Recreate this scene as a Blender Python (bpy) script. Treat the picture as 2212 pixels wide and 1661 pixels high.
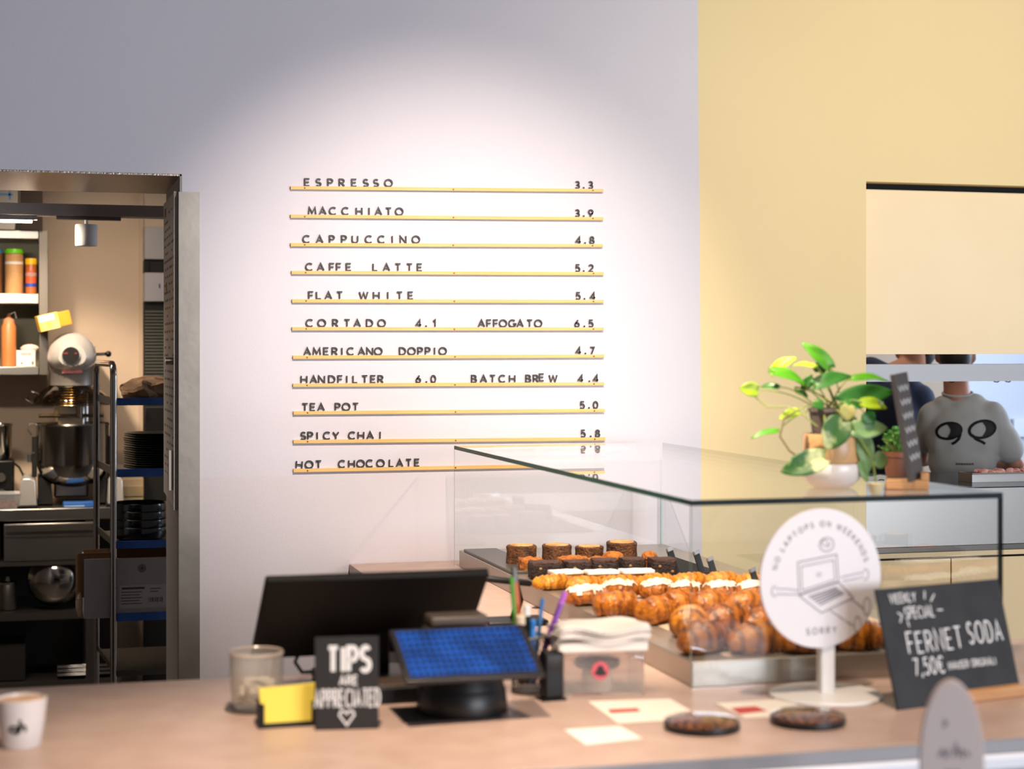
import bpy, math, random
from mathutils import Vector, Matrix, noise as mnoise
for o in list(bpy.data.objects): bpy.data.objects.remove(o)
S = bpy.context.scene
COL = S.collection
R = math.radians
rnd = random.Random(7)

# ------------------------------------------------------------------ camera
F, HZ, EYE = 3700.0, 760.0, 1.65              # focal length and horizon row in a 2212 x 1661 frame
YAW = math.atan((1106 - 100) / F)
SN, CS = math.sin(YAW), math.cos(YAW)
cam = bpy.data.cameras.new('camera'); camo = bpy.data.objects.new('camera', cam); COL.objects.link(camo)
camo.location = (0, 0, EYE); camo.rotation_euler = (R(90), 0, -YAW)
cam.sensor_fit = 'HORIZONTAL'; cam.sensor_width = 36; cam.lens = F / 2212 * 36
cam.shift_y = -(830.5 - HZ) / 2212
cam.clip_start = 0.05
cam.dof.use_dof = True; cam.dof.focus_distance = 5.75; cam.dof.aperture_fstop = 2.6
S.camera = camo

# ------------------------------------------------------------------ world and lights
S.view_settings.view_transform = 'Standard'; S.view_settings.look = 'None'
S.view_settings.gamma = 1; S.view_settings.use_curve_mapping = False
S.view_settings.exposure = 0.85
S.render.film_transparent = False
w = bpy.data.worlds.new('daylight'); S.world = w; w.use_nodes = True
w.node_tree.nodes['Background'].inputs[0].default_value = (0.80, 0.86, 1.0, 1)
w.node_tree.nodes['Background'].inputs[1].default_value = 0.22

def area(name, loc, target, sx, sy, power, col):
    l = bpy.data.lights.new(name, 'AREA'); l.shape = 'RECTANGLE'; l.size = sx; l.size_y = sy
    l.energy = power; l.color = col
    o = bpy.data.objects.new(name, l); COL.objects.link(o); o.location = loc
    o.rotation_euler = (Vector(target) - Vector(loc)).to_track_quat('-Z', 'Y').to_euler()
    return o
def spot(name, loc, target, power, ang, blend, col, r=0.04):
    l = bpy.data.lights.new(name, 'SPOT'); l.energy = power; l.color = col
    l.spot_size = R(ang); l.spot_blend = blend; l.shadow_soft_size = r
    o = bpy.data.objects.new(name, l); COL.objects.link(o); o.location = loc
    o.rotation_euler = (Vector(target) - Vector(loc)).to_track_quat('-Z', 'Y').to_euler()
    return o
WARM = (1.0, 0.80, 0.60)
WIN = [(2.5, 3.35, .35, 2.7, 60), (3.7, 5.3, .75, 2.7, 116), (5.75, 7.3, .75, 2.7, 112)]      # windows in the front wall: x0, x1, z0, z1, watts
for x0_, x1_, z0_, z1_, pw_ in WIN:
    area('window_daylight', ((x0_ + x1_) / 2, -4.27, (z0_ + z1_) / 2), ((x0_ + x1_) / 2 - .6, 0, (z0_ + z1_) / 2), x1_ - x0_, z1_ - z0_, pw_, (0.84, 0.90, 1.0))
spot('menu_track_lamp', (1.20, 2.7, 3.4), (1.28, 5.6, 1.50), 315, 42, 1.0, (1.0, 0.84, 0.72), 0.03)
spot('wall_track_lamp', (3.1, 2.7, 3.45), (3.1, 5.6, 1.65), 108, 88, 1.0, (1.0, 0.86, 0.66), 0.05)
spot('counter_track_lamp', (0.35, 2.3, 3.3), (0.52, 2.9, 0.95), 205, 42, 1.0, WARM, 0.05)
spot('counter_track_lamp', (1.35, 2.3, 3.3), (1.45, 3.05, 0.95), 110, 50, 1.0, (1.0, 0.80, 0.62), 0.05)
spot('pastry_lamp', (0.95, 3.3, 3.3), (1.55, 4.2, 1.02), 350, 46, 0.8, (1.0, 0.82, 0.62), 0.05)
spot('kitchen_lamp', (-0.30, 7.3, 2.6), (0.10, 8.3, 1.5), 120, 46, 0.8, (1.0, 0.80, 0.60), 0.05)
spot('kitchen_lamp', (0.05, 7.2, 2.85), (0.40, 8.8, 1.2), 48, 74, 1.0, (1.0, 0.80, 0.60), 0.08)
area('kitchen_window', (5.6, 7.3, 1.9), (3.9, 7.4, 1.4), 1.6, 1.4, 34, (0.62, 0.76, 1.0))
area('kitchen_ceiling_lamp', (3.6, 7.6, 2.75), (3.6, 7.6, 0), 0.8, 0.3, 5, (1.0, 0.82, 0.66))

# ------------------------------------------------------------------ pixel to place
def ray(px, py):
    u = (px - 1106) / F; v = (HZ - py) / F
    return Vector((SN + u * CS, CS - u * SN, v))
def atY(px, py, Y):
    r = ray(px, py); return Vector((0, 0, EYE)) + r * (Y / r.y)
def atZ(px, py, Z):
    r = ray(px, py); return Vector((0, 0, EYE)) + r * ((Z - EYE) / r.z)
def rect(px0, py0, px1, py1, Y):
    a = atY(px0, (py0 + py1) / 2, Y); b = atY(px1, (py0 + py1) / 2, Y); m = (px0 + px1) / 2
    return a.x, b.x, atY(m, py1, Y).z, atY(m, py0, Y).z      # x0, x1, z0, z1

# ------------------------------------------------------------------ mesh builder
class MB:
    def __init__(s): s.v = []; s.f = []; s.m = []; s.mi = 0
    def add(s, vs, fs):
        n = len(s.v); s.v += [tuple(v) for v in vs]; s.f += [tuple(i + n for i in f) for f in fs]
        s.m += [s.mi] * len(fs); return s
    def box(s, x0, x1, y0, y1, z0, z1):
        vs = [(x, y, z) for z in (z0, z1) for y in (y0, y1) for x in (x0, x1)]
        return s.add(vs, [(0, 2, 3, 1), (4, 5, 7, 6), (0, 1, 5, 4), (2, 6, 7, 3), (0, 4, 6, 2), (1, 3, 7, 5)])
    def grid(s, rows, closed_u=False, cap=False):
        nr, nc = len(rows), len(rows[0]); vs = [p for r in rows for p in r]; fs = []
        for i in range(nr - 1):
            for j in range(nc if closed_u else nc - 1):
                k = (j + 1) % nc; fs.append((i * nc + j, i * nc + k, (i + 1) * nc + k, (i + 1) * nc + j))
        if cap: fs += [tuple(range(nc - 1, -1, -1)), tuple((nr - 1) * nc + j for j in range(nc))]
        return s.add(vs, fs)
    def lathe(s, prof, n=32, c=(0, 0, 0), axis='z', cap=True, sx=1, sy=1):
        rows = []
        for r, h in prof:
            row = []
            for k in range(n):
                a = 2 * math.pi * k / n; p = (r * math.cos(a) * sx, r * math.sin(a) * sy, h)
                if axis == 'y': p = (p[0], -p[2], p[1])
                if axis == 'x': p = (p[2], p[0], p[1])
                row.append((p[0] + c[0], p[1] + c[1], p[2] + c[2]))
            rows.append(row)
        return s.grid(rows, True, cap)
    def cyl(s, c, r, h, n=24, axis='z'): return s.lathe([(r, 0), (r, h)], n, c, axis)
    def ell(s, c, rx, ry, rz, n=20, m=12):
        rows = []
        for i in range(m + 1):
            t = -math.pi / 2 + math.pi * (0.02 + 0.96 * i / m)
            rows.append([(c[0] + rx * math.cos(t) * math.cos(2 * math.pi * k / n), c[1] + ry * math.cos(t) * math.sin(2 * math.pi * k / n), c[2] + rz * math.sin(t)) for k in range(n)])
        return s.grid(rows, True, True)
    def tube(s, pts, r, n=8, closed=False):
        pts = [Vector(p) for p in pts]; rows = []; N = len(pts); up = None
        for i, p in enumerate(pts):
            a = pts[(i - 1) % N] if (closed or i) else p; b = pts[(i + 1) % N] if (closed or i < N - 1) else p
            d = (b - a).normalized()
            if up is None: up = Vector((0, 0, 1)) if abs(d.z) < .9 else Vector((1, 0, 0))
            x = d.cross(up).normalized(); up = x.cross(d).normalized()
            rr = r[i] if isinstance(r, (list, tuple)) else r
            rows.append([p + (x * math.cos(2 * math.pi * k / n) + up * math.sin(2 * math.pi * k / n)) * rr for k in range(n)])
        if closed: rows.append(rows[0])
        return s.grid(rows, True, not closed)
    def cap(s, a, b, ra, rb, n=16):                           # tapered capsule
        a, b = Vector(a), Vector(b); d = (b - a).normalized(); pts = []; rr = []
        for i in range(6):
            t = math.pi / 2 * (i + .3) / 6.3; pts.append(a - d * ra * math.cos(t)); rr.append(ra * math.sin(t))
        pts.append(a); rr.append(ra); pts.append(b); rr.append(rb)
        for i in range(5, -1, -1):
            t = math.pi / 2 * (i + .3) / 6.3; pts.append(b + d * rb * math.cos(t)); rr.append(rb * math.sin(t))
        return s.tube(pts, rr, n)
    def prism(s, poly, fn, d0, d1):                            # 2-D polygon, fn(x, y, d) gives the 3-D point
        n = len(poly); vs = [fn(x, y, d0) for x, y in poly] + [fn(x, y, d1) for x, y in poly]
        return s.add(vs, [tuple(range(n)), tuple(range(2 * n - 1, n - 1, -1))] + [(i, n + i, n + (i + 1) % n, (i + 1) % n) for i in range(n)])
    def stroke(s, pl, wd, fn, d0, d1, closed=False):           # ribbon with thickness along a 2-D polyline
        P = [Vector(p) for p in pl]
        P = [p for i, p in enumerate(P) if i == 0 or (p - P[i - 1]).length > 1e-6]
        if closed and (P[0] - P[-1]).length < 1e-6: P.pop()
        N = len(P); L = []
        for i, p in enumerate(P):
            a = P[(i - 1) % N] if (closed or i) else None; b = P[(i + 1) % N] if (closed or i < N - 1) else None
            d1_ = (p - a).normalized() if a is not None else None; d2_ = (b - p).normalized() if b is not None else None
            e1 = d1_ or d2_; e2 = d2_ or d1_
            n1 = Vector((-e1.y, e1.x)); n2 = Vector((-e2.y, e2.x)); m = n1 + n2
            m = m.normalized() if m.length > 1e-4 else n1
            k = 1 / max(.45, m.dot(n1)); L.append((p + m * wd / 2 * k, p - m * wd / 2 * k))
        vs = []
        for q in L:
            for d in (d0, d1):
                vs.append(fn(q[0].x, q[0].y, d)); vs.append(fn(q[1].x, q[1].y, d))
        fs = []
        for i in range(N if closed else N - 1):
            a, b = 4 * i, 4 * ((i + 1) % N)
            fs += [(a, b, b + 1, a + 1), (a + 2, a + 3, b + 3, b + 2), (a, a + 2, b + 2, b), (a + 1, b + 1, b + 3, a + 3)]
        if not closed: fs += [(0, 1, 3, 2), (4 * N - 4, 4 * N - 2, 4 * N - 1, 4 * N - 3)]
        return s.add(vs, fs)
    def xf(s, M, start=0):
        for i in range(start, len(s.v)): s.v[i] = tuple(M @ Vector(s.v[i]))
        return s

def mesh_obj(name, mb, mat, parent=None, smooth=True, bevel=0, angle=40):
    me = bpy.data.meshes.new(name); me.from_pydata(mb.v, [], mb.f); me.update()
    for m in (mat if isinstance(mat, (list, tuple)) else [mat]): me.materials.append(m)
    for p, i in zip(me.polygons, mb.m): p.material_index = i
    import bmesh
    bm = bmesh.new(); bm.from_mesh(me); bmesh.ops.recalc_face_normals(bm, faces=bm.faces); bm.to_mesh(me); bm.free()
    if smooth:
        for p in me.polygons: p.use_smooth = True
        me.set_sharp_from_angle(angle=R(angle))
    o = bpy.data.objects.new(name, me); COL.objects.link(o)
    if parent: o.parent = parent
    if bevel:
        b = o.modifiers.new('bevel', 'BEVEL'); b.width = bevel; b.segments = 2; b.limit_method = 'ANGLE'
    return o
def tag(o, label, cat, group=None):
    o['label'] = label; o['category'] = cat
    if group: o['group'] = group
    return o
def thing(name, label, cat, loc=(0, 0, 0), rot=(0, 0, 0), group=None):
    o = bpy.data.objects.new(name, None); COL.objects.link(o); o.empty_display_size = .05
    o.location = loc; o.rotation_euler = rot
    return tag(o, label, cat, group)
def part(name, mb, mat, parent, label=None, **k):
    o = mesh_obj(name, mb, mat, parent, **k)
    if label: o['label'] = label
    return o
def solo(name, mb, mat, label, cat, loc=(0, 0, 0), rot=(0, 0, 0), group=None, **k):
    o = mesh_obj(name, mb, mat, None, **k); o.location = loc; o.rotation_euler = rot
    return tag(o, label, cat, group)
def struct(name, mb, mat, **k):
    o = mesh_obj(name, mb, mat, None, **k); o['kind'] = 'structure'; return o
def copy_tree(o, parent=None):
    c = o.copy(); COL.objects.link(c)
    if parent: c.parent = parent
    for ch in list(o.children): copy_tree(ch, c)
    return c

# ------------------------------------------------------------------ materials
def lin(h):
    h = h.lstrip('#'); c = [int(h[i:i + 2], 16) / 255 for i in (0, 2, 4)]
    return tuple(x / 12.92 if x <= .04045 else ((x + .055) / 1.055) ** 2.4 for x in c) + (1,)
def M(name, col, rough=.6, metal=0, col2=None, scale=8, bump=0, bscale=60, stretch=None, spec=.5, coat=0, trans=0, emit=0, alpha=1, lo=.35, hi=.65, detail=4):
    m = bpy.data.materials.new(name); m.use_nodes = True; nt = m.node_tree; b = nt.nodes['Principled BSDF']
    b.inputs['Base Color'].default_value = lin(col); b.inputs['Roughness'].default_value = rough
    b.inputs['Metallic'].default_value = metal; b.inputs['Specular IOR Level'].default_value = spec
    b.inputs['Coat Weight'].default_value = coat; b.inputs['Transmission Weight'].default_value = trans; b.inputs['Alpha'].default_value = alpha
    if emit: b.inputs['Emission Color'].default_value = lin(col); b.inputs['Emission Strength'].default_value = emit
    tc = nt.nodes.new('ShaderNodeTexCoord'); src = tc.outputs['Object']
    if stretch:
        mp = nt.nodes.new('ShaderNodeMapping'); mp.inputs['Scale'].default_value = stretch; nt.links.new(src, mp.inputs[0]); src = mp.outputs[0]
    if col2:
        n = nt.nodes.new('ShaderNodeTexNoise'); n.inputs['Scale'].default_value = scale; n.inputs['Detail'].default_value = detail; nt.links.new(src, n.inputs['Vector'])
        r = nt.nodes.new('ShaderNodeValToRGB'); r.color_ramp.elements[0].color = lin(col); r.color_ramp.elements[1].color = lin(col2)
        r.color_ramp.elements[0].position = lo; r.color_ramp.elements[1].position = hi
        nt.links.new(n.outputs['Fac'], r.inputs[0]); nt.links.new(r.outputs[0], b.inputs['Base Color'])
    if bump:
        n = nt.nodes.new('ShaderNodeTexNoise'); n.inputs['Scale'].default_value = bscale; n.inputs['Detail'].default_value = 3; nt.links.new(src, n.inputs['Vector'])
        bp = nt.nodes.new('ShaderNodeBump'); bp.inputs['Strength'].default_value = bump; bp.inputs['Distance'].default_value = .01
        nt.links.new(n.outputs['Fac'], bp.inputs['Height']); nt.links.new(bp.outputs[0], b.inputs['Normal'])
    return m
def glass_mat(name, tint, r0=.035, rough=.0, haze=0.0):        # thin clear pane: tinted see-through plus Fresnel reflection
    m = bpy.data.materials.new(name); m.use_nodes = True; nt = m.node_tree; nt.nodes.clear(); N = nt.nodes.new; L = nt.links.new
    out = N('ShaderNodeOutputMaterial'); tr = N('ShaderNodeBsdfTransparent'); tr.inputs[0].default_value = lin(tint)
    gl = N('ShaderNodeBsdfGlossy'); gl.inputs['Roughness'].default_value = rough; gl.inputs[0].default_value = (1, 1, 1, 1)
    g = N('ShaderNodeNewGeometry'); d = N('ShaderNodeVectorMath'); d.operation = 'DOT_PRODUCT'; L(g.outputs['Incoming'], d.inputs[0]); L(g.outputs['Normal'], d.inputs[1])
    def mth(op, a, bb):
        q = N('ShaderNodeMath'); q.operation = op; q.use_clamp = op == 'MULTIPLY_ADD'
        for i, x in enumerate((a, bb)):
            if isinstance(x, (int, float)): q.inputs[i].default_value = x
            else: L(x, q.inputs[i])
        return q.outputs[0]
    c = mth('ABSOLUTE', d.outputs['Value'], 0); c = mth('SUBTRACT', 1.0, c); c = mth('POWER', c, 5.0); c = mth('MULTIPLY', c, 1 - r0); c = mth('ADD', c, r0)
    mx = N('ShaderNodeMixShader'); L(c, mx.inputs[0]); L(tr.outputs[0], mx.inputs[1]); L(gl.outputs[0], mx.inputs[2]); res = mx.outputs[0]
    if haze:
        df = N('ShaderNodeBsdfDiffuse'); df.inputs[0].default_value = (.85, .85, .85, 1); m2 = N('ShaderNodeMixShader'); m2.inputs[0].default_value = haze
        L(res, m2.inputs[1]); L(df.outputs[0], m2.inputs[2]); res = m2.outputs[0]
    L(res, out.inputs[0]); return m

BLACK = M('black_plastic', '#070606', .45, spec=.3); MATT = M('matt_black', '#0c0b0b', .7, spec=.3); CHALK = M('blackboard', '#24262a', .75, col2='#2b2d31', scale=20)
STEEL = M('brushed_steel', '#a9a6a1', .32, 1, bump=.03, bscale=120, stretch=(1, 1, 12)); STEELD = M('dull_steel', '#6c6761', .45, 1)
STEELP = M('polished_steel', '#b5b0a8', .14, 1); CHROME = M('chrome', '#c9c6c2', .12, 1)
ALU = M('aluminium', '#b9bac0', .3, .85); WHITE = M('white_plastic', '#e9e6e3', .4); WHITEM = M('white_matt', '#e8e3de', .7)
PAPER = M('paper', '#eee6da', .8); INK = M('dark_ink', '#2b2728', .7); INKG = M('grey_ink', '#8e8588', .8); CHALKW = M('chalk', '#dcdcdc', .9)
RED = M('red_print', '#c2473f', .7); PINK = M('pink_sticker', '#cf5a66', .6); YEL = M('yellow_paper', '#f2dc5c', .8)
WOOD = M('pale_wood', '#c99a6c', .55, col2='#b98658', scale=6, stretch=(1, 14, 14)); RAILW = M('rail_wood', '#e4bb70', .5, col2='#dcb064', scale=5, stretch=(1, 20, 20))
COUNTER = M('beige_stone', '#bfa598', .42, col2='#b59a8d', scale=14, bump=.02, bscale=200)
BLUE = M('blue_shelf_edge', '#1f4f9c', .4, col2='#2b62b4', scale=14); SKIN = M('skin', '#b97e62', .55); SKIN2 = M('skin_tanned', '#a9705a', .55)
HAIR = M('dark_hair', '#1d1613', .6, bump=.3, bscale=160); CARD = M('cardboard', '#7a5838', .85, col2='#6b4b2e', scale=10)
GLASS = glass_mat('clear_glass', '#feffff'); GEDGE = M('glass_edge', '#1c5a46', .4, col2='#164a3a', scale=6, spec=.15); GEDGED = M('dark_glass_edge', '#0a1717', .4, spec=.1)
GEDGEL = M('pale_glass_edge', '#9cc2bc', .15, alpha=.75)
# ------------------------------------------------------------------ lettering: one stroke alphabet for every word in the place
def arc(cx, cy, rx, ry, a0, a1, n=18):
    return [(cx + rx * math.cos(R(a0 + (a1 - a0) * i / n)), cy + ry * math.sin(R(a0 + (a1 - a0) * i / n))) for i in range(n + 1)]
C_ = 'c'                                                       # marks a closed line
G = {
 'A': (.78, [[(0, 0), (.39, 1), (.78, 0)], [(.14, .34), (.64, .34)]]),
 'B': (.6, [[(0, 0), (0, 1), (.28, 1)] + arc(.28, .76, .26, .24, 90, -90, 12) + [(0, .52)], [(.28, .52)] + arc(.3, .26, .3, .26, 90, -90, 12) + [(0, 0)]]),
 'C': (.76, [arc(.44, .5, .44, .5, 48, 312, 26)]),
 'D': (.72, [[(0, 0), (0, 1), (.26, 1)] + arc(.26, .5, .46, .5, 90, -90, 20) + [(0, 0)]]),
 'E': (.54, [[(.54, 1), (0, 1), (0, 0), (.54, 0)], [(0, .52), (.48, .52)]]),
 'F': (.52, [[(.52, 1), (0, 1), (0, 0)], [(0, .5), (.46, .5)]]),
 'G': (.84, [arc(.44, .5, .44, .5, 46, 350, 26) + [(.84, .44), (.52, .44)]]),
 'H': (.68, [[(0, 0), (0, 1)], [(.68, 0), (.68, 1)], [(0, .5), (.68, .5)]]),
 'I': (.1, [[(.05, 0), (.05, 1)]]),
 'J': (.46, [[(.46, 1), (.46, .26)] + arc(.23, .26, .23, .26, 0, -170, 12)]),
 'K': (.62, [[(0, 0), (0, 1)], [(.6, 1), (.02, .42)], [(.2, .6), (.62, 0)]]),
 'L': (.5, [[(0, 1), (0, 0), (.5, 0)]]),
 'M': (.86, [[(0, 0), (.08, 1), (.43, .2), (.78, 1), (.86, 0)]]),
 'N': (.7, [[(0, 0), (0, 1), (.7, 0), (.7, 1)]]),
 'O': (.9, [[C_] + arc(.45, .5, .45, .5, 0, 360, 30)]),
 'P': (.56, [[(0, 0), (0, 1), (.28, 1)] + arc(.28, .73, .28, .27, 90, -90, 12) + [(0, .46)]]),
 'R': (.6, [[(0, 0), (0, 1), (.28, 1)] + arc(.28, .74, .28, .26, 90, -90, 12) + [(0, .48)], [(.26, .48), (.6, 0)]]),
 'S': (.56, [arc(.28, .745, .25, .255, 30, 270, 16) + arc(.28, .245, .28, .245, 90, -150, 16)]),
 'T': (.64, [[(0, 1), (.64, 1)], [(.32, 1), (.32, 0)]]),
 'U': (.66, [[(0, 1), (0, .33)] + arc(.33, .33, .33, .33, 180, 360, 16) + [(.66, 1)]]),
 'V': (.7, [[(0, 1), (.35, 0), (.7, 1)]]),
 'W': (1.0, [[(0, 1), (.24, 0), (.5, .9), (.76, 0), (1, 1)]]),
 'X': (.66, [[(0, 0), (.66, 1)], [(0, 1), (.66, 0)]]),
 'Y': (.68, [[(0, 1), (.34, .48), (.68, 1)], [(.34, .48), (.34, 0)]]),
 'Z': (.6, [[(0, 1), (.6, 1), (0, 0), (.6, 0)]]),
 '0': (.6, [[C_] + arc(.3, .5, .3, .5, 0, 360, 26)]),
 '1': (.34, [[(0, .78), (.24, 1), (.24, 0)]]),
 '2': (.56, [arc(.28, .72, .28, .28, 165, -35, 14) + [(0, 0), (.58, 0)]]),
 '3': (.54, [arc(.26, .75, .24, .25, 150, -90, 14) + arc(.26, .25, .28, .25, 90, -150, 14)]),
 '4': (.66, [[(.5, 0), (.5, 1), (0, .26), (.68, .26)]]),
 '5': (.56, [[(.52, 1), (.1, 1), (.06, .56)] + arc(.26, .32, .3, .32, 122, -145, 18)]),
 '6': (.58, [[(.42, 1), (.06, .48)] + arc(.29, .3, .29, .3, 150, 510, 24)]),
 '7': (.54, [[(0, 1), (.54, 1), (.16, 0)]]),
 '8': (.56, [[C_] + arc(.28, .76, .23, .24, 0, 360, 20), [C_] + arc(.28, .26, .28, .26, 0, 360, 20)]),
 '9': (.58, [[(.16, 0), (.52, .52)] + arc(.29, .7, .29, .3, -30, 330, 24)]),
 '.': (.2, [[(0, .07), (.2, .07)]]), ',': (.16, [[(.14, .1), (.02, -.16)]]),
 '(': (.26, [arc(.3, .45, .3, .65, 130, 230, 10)]), ')': (.26, [arc(-.04, .45, .3, .65, 50, -50, 10)]),
 '€': (.7, [arc(.44, .5, .38, .5, 48, 312, 20), [(0, .6), (.5, .6)], [(0, .4), (.5, .4)]]),
}
def glyph(mb, ch, wd, fn, d0, d1, sx=1.0):
    for k, pl in enumerate(G[ch][1]):
        cl = pl[0] == C_; q = [(x * sx, y) for x, y in (pl[1:] if cl else pl)]
        mb.stroke(q, wd * (1.25 if ch == '.' else 1), fn, d0, d1 + 1e-5 * k, cl)
def text_width(s, gap=.24, sx=1): return sum((.4 if c == ' ' else G[c][0] * sx + gap) for c in s) - gap
def write(mb, s, org, ex, ey, h, wd=.13, gap=.24, th=.0006, align='c', sx=1.0, jit=0, r=None):
    """words on a surface: org point, ex right, ey up, h letter height"""
    ex, ey, org = Vector(ex), Vector(ey), Vector(org); n = ex.cross(ey)
    x = {'c': -text_width(s, gap, sx) / 2, 'l': 0}[align]
    for c in s:
        if c == ' ': x += .4; continue
        j = (r.uniform(-jit, jit), r.uniform(1 - jit, 1 + jit)) if r else (0, 1)
        glyph(mb, c, wd, lambda a, b, d, x=x, j=j: org + ex * ((a + x) * h) + ey * ((b * j[1] + j[0] * .6) * h) + n * d, -.0002, th, sx)
        x += G[c][0] * sx + gap
    return mb

# ------------------------------------------------------------------ the setting
DW, DT = 5.6, .65                                              # front face and thickness of the menu wall
def wall_paint():
    m = M('wall_paint', '#c9c6d0', .62, bump=.05, bscale=140); nt = m.node_tree; b = nt.nodes['Principled BSDF']; N = nt.nodes.new; L = nt.links.new
    tc = N('ShaderNodeTexCoord'); sp = N('ShaderNodeSeparateXYZ'); L(tc.outputs['Object'], sp.inputs[0])
    n = N('ShaderNodeTexNoise'); n.inputs['Scale'].default_value = 1.3; n.inputs['Detail'].default_value = 6; L(tc.outputs['Object'], n.inputs['Vector'])
    def ramp(a, c):
        r = N('ShaderNodeValToRGB'); r.color_ramp.elements[0].color = lin(a); r.color_ramp.elements[1].color = lin(c)
        r.color_ramp.elements[0].position = .3; r.color_ramp.elements[1].position = .7; L(n.outputs['Fac'], r.inputs[0]); return r.outputs[0]
    def step(sock, v):
        q = N('ShaderNodeMath'); q.operation = 'GREATER_THAN'; L(sock, q.inputs[0]); q.inputs[1].default_value = v; return q.outputs[0]
    def mix(f, a, c):
        q = N('ShaderNodeMix'); q.data_type = 'RGBA'; L(f, q.inputs[0]); L(a, q.inputs[6]); L(c, q.inputs[7]); return q.outputs[2]
    low = mix(step(sp.outputs[2], 1.245), ramp('#d1ccd2', '#cdc8ce'), ramp('#d2cfd7', '#cecbd3'))
    ad = N('ShaderNodeMath'); ad.operation = 'MULTIPLY_ADD'; L(sp.outputs[2], ad.inputs[0]); ad.inputs[1].default_value = .0075; L(sp.outputs[0], ad.inputs[2])
    L(mix(step(ad.outputs[0], 2.217), low, ramp('#e9d3a0', '#e5cf9a')), b.inputs['Base Color'])
    return m
WP = wall_paint()
X0, X1, DX, DZ = -3.2, 5.6, .421, 2.222                        # wall ends, right and top edge of the kitchen doorway
PX0, PX1, PZ0, PZ1 = 2.84, 4.75, .0, 2.262                      # the serving hatch and what stands below it
b = MB(); b.box(X0, -1.2, DW, DW + DT, 0, 3.6); b.box(-1.2, DX, DW, DW + DT, DZ, 3.6); b.box(DX, PX0, DW, DW + DT, 0, 3.6)
b.box(PX0, PX1, DW, DW + DT, PZ1, 3.6); b.box(PX1, X1, DW, DW + DT, 0, 3.6)
struct('wall_back', b, WP, smooth=False)
FLOOR = M('screed_floor', '#6d665f', .5, col2='#625b55', scale=3); CEIL = M('ceiling_paint', '#a9a6a4', .8)
struct('floor', MB().box(X0, 8.0, -4.35, 9.2, -.1, 0), FLOOR, smooth=False)
struct('ceiling', MB().box(X0, 8.0, -4.35, DW + DT, 3.6, 3.7), CEIL, smooth=False)
KW = M('kitchen_beige_paint', '#b9a590', .7, bump=.04, bscale=120); KWB = M('kitchen_white_paint', '#cfd6e4', .6, bump=.12, bscale=45)
KB = 8.75                                                       # kitchen back wall
struct('wall_kitchen_back', MB().box(X0, 5.0, KB, KB + .1, 0, 3.0), KW, smooth=False)
struct('wall_kitchen_right', MB().box(5.0, 6.4, KB - .02, KB + .1, 0, 3.0), KWB, smooth=False)
struct('ceiling_kitchen', MB().box(X0, 6.4, DW + DT, KB + .1, 3.0, 3.1), CEIL, smooth=False)
struct('wall_kitchen_left', MB().box(X0 - .1, X0, DW + DT, KB + .1, 0, 3.0), KW, smooth=False)
struct('wall_left', MB().box(X0 - .1, X0, -4.2, DW + DT, 0, 3.6), M('side_wall_paint', '#4f4a48', .7), smooth=False)
b = MB(); xs_ = [X0] + [v for q in WIN for v in q[:2]] + [8.0]
for a_, c_ in zip(xs_[::2], xs_[1::2]): b.box(a_, c_, -4.35, -4.25, 0, 3.6)
for q in WIN: b.box(q[0], q[1], -4.35, -4.25, 0, q[2]).box(q[0], q[1], -4.35, -4.25, q[3], 3.6)
struct('wall_front', b, M('front_wall_paint', '#77716e', .7), smooth=False)
REVEAL = M('brushed_reveal_steel', '#a3968b', .36, .9, bump=.25, bscale=160); JAMB = M('jamb_paint', '#a69d97', .6, bump=.15, bscale=150)
struct('trim_1', MB().box(-1.2, DX - .006, DW + .002, DW + DT, DZ - .006, DZ - .0005), REVEAL, smooth=False)
struct('trim_2', MB().box(DX - .006, DX - .0005, DW + .002, DW + DT, 0, DZ - .006), JAMB, smooth=False)
b = MB(); b.box(DX + .001, DX + .057, DW - .004, DW - .0005, 0, 2.165); b.box(DX - .010, DX + .001, DW - .004, DW + .05, 0, 2.165)
struct('trim_3', b, M('corner_guard_steel', '#9c968d', .42, .6, bump=.05, bscale=30, col2='#8a847c', scale=4), smooth=False)

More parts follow.
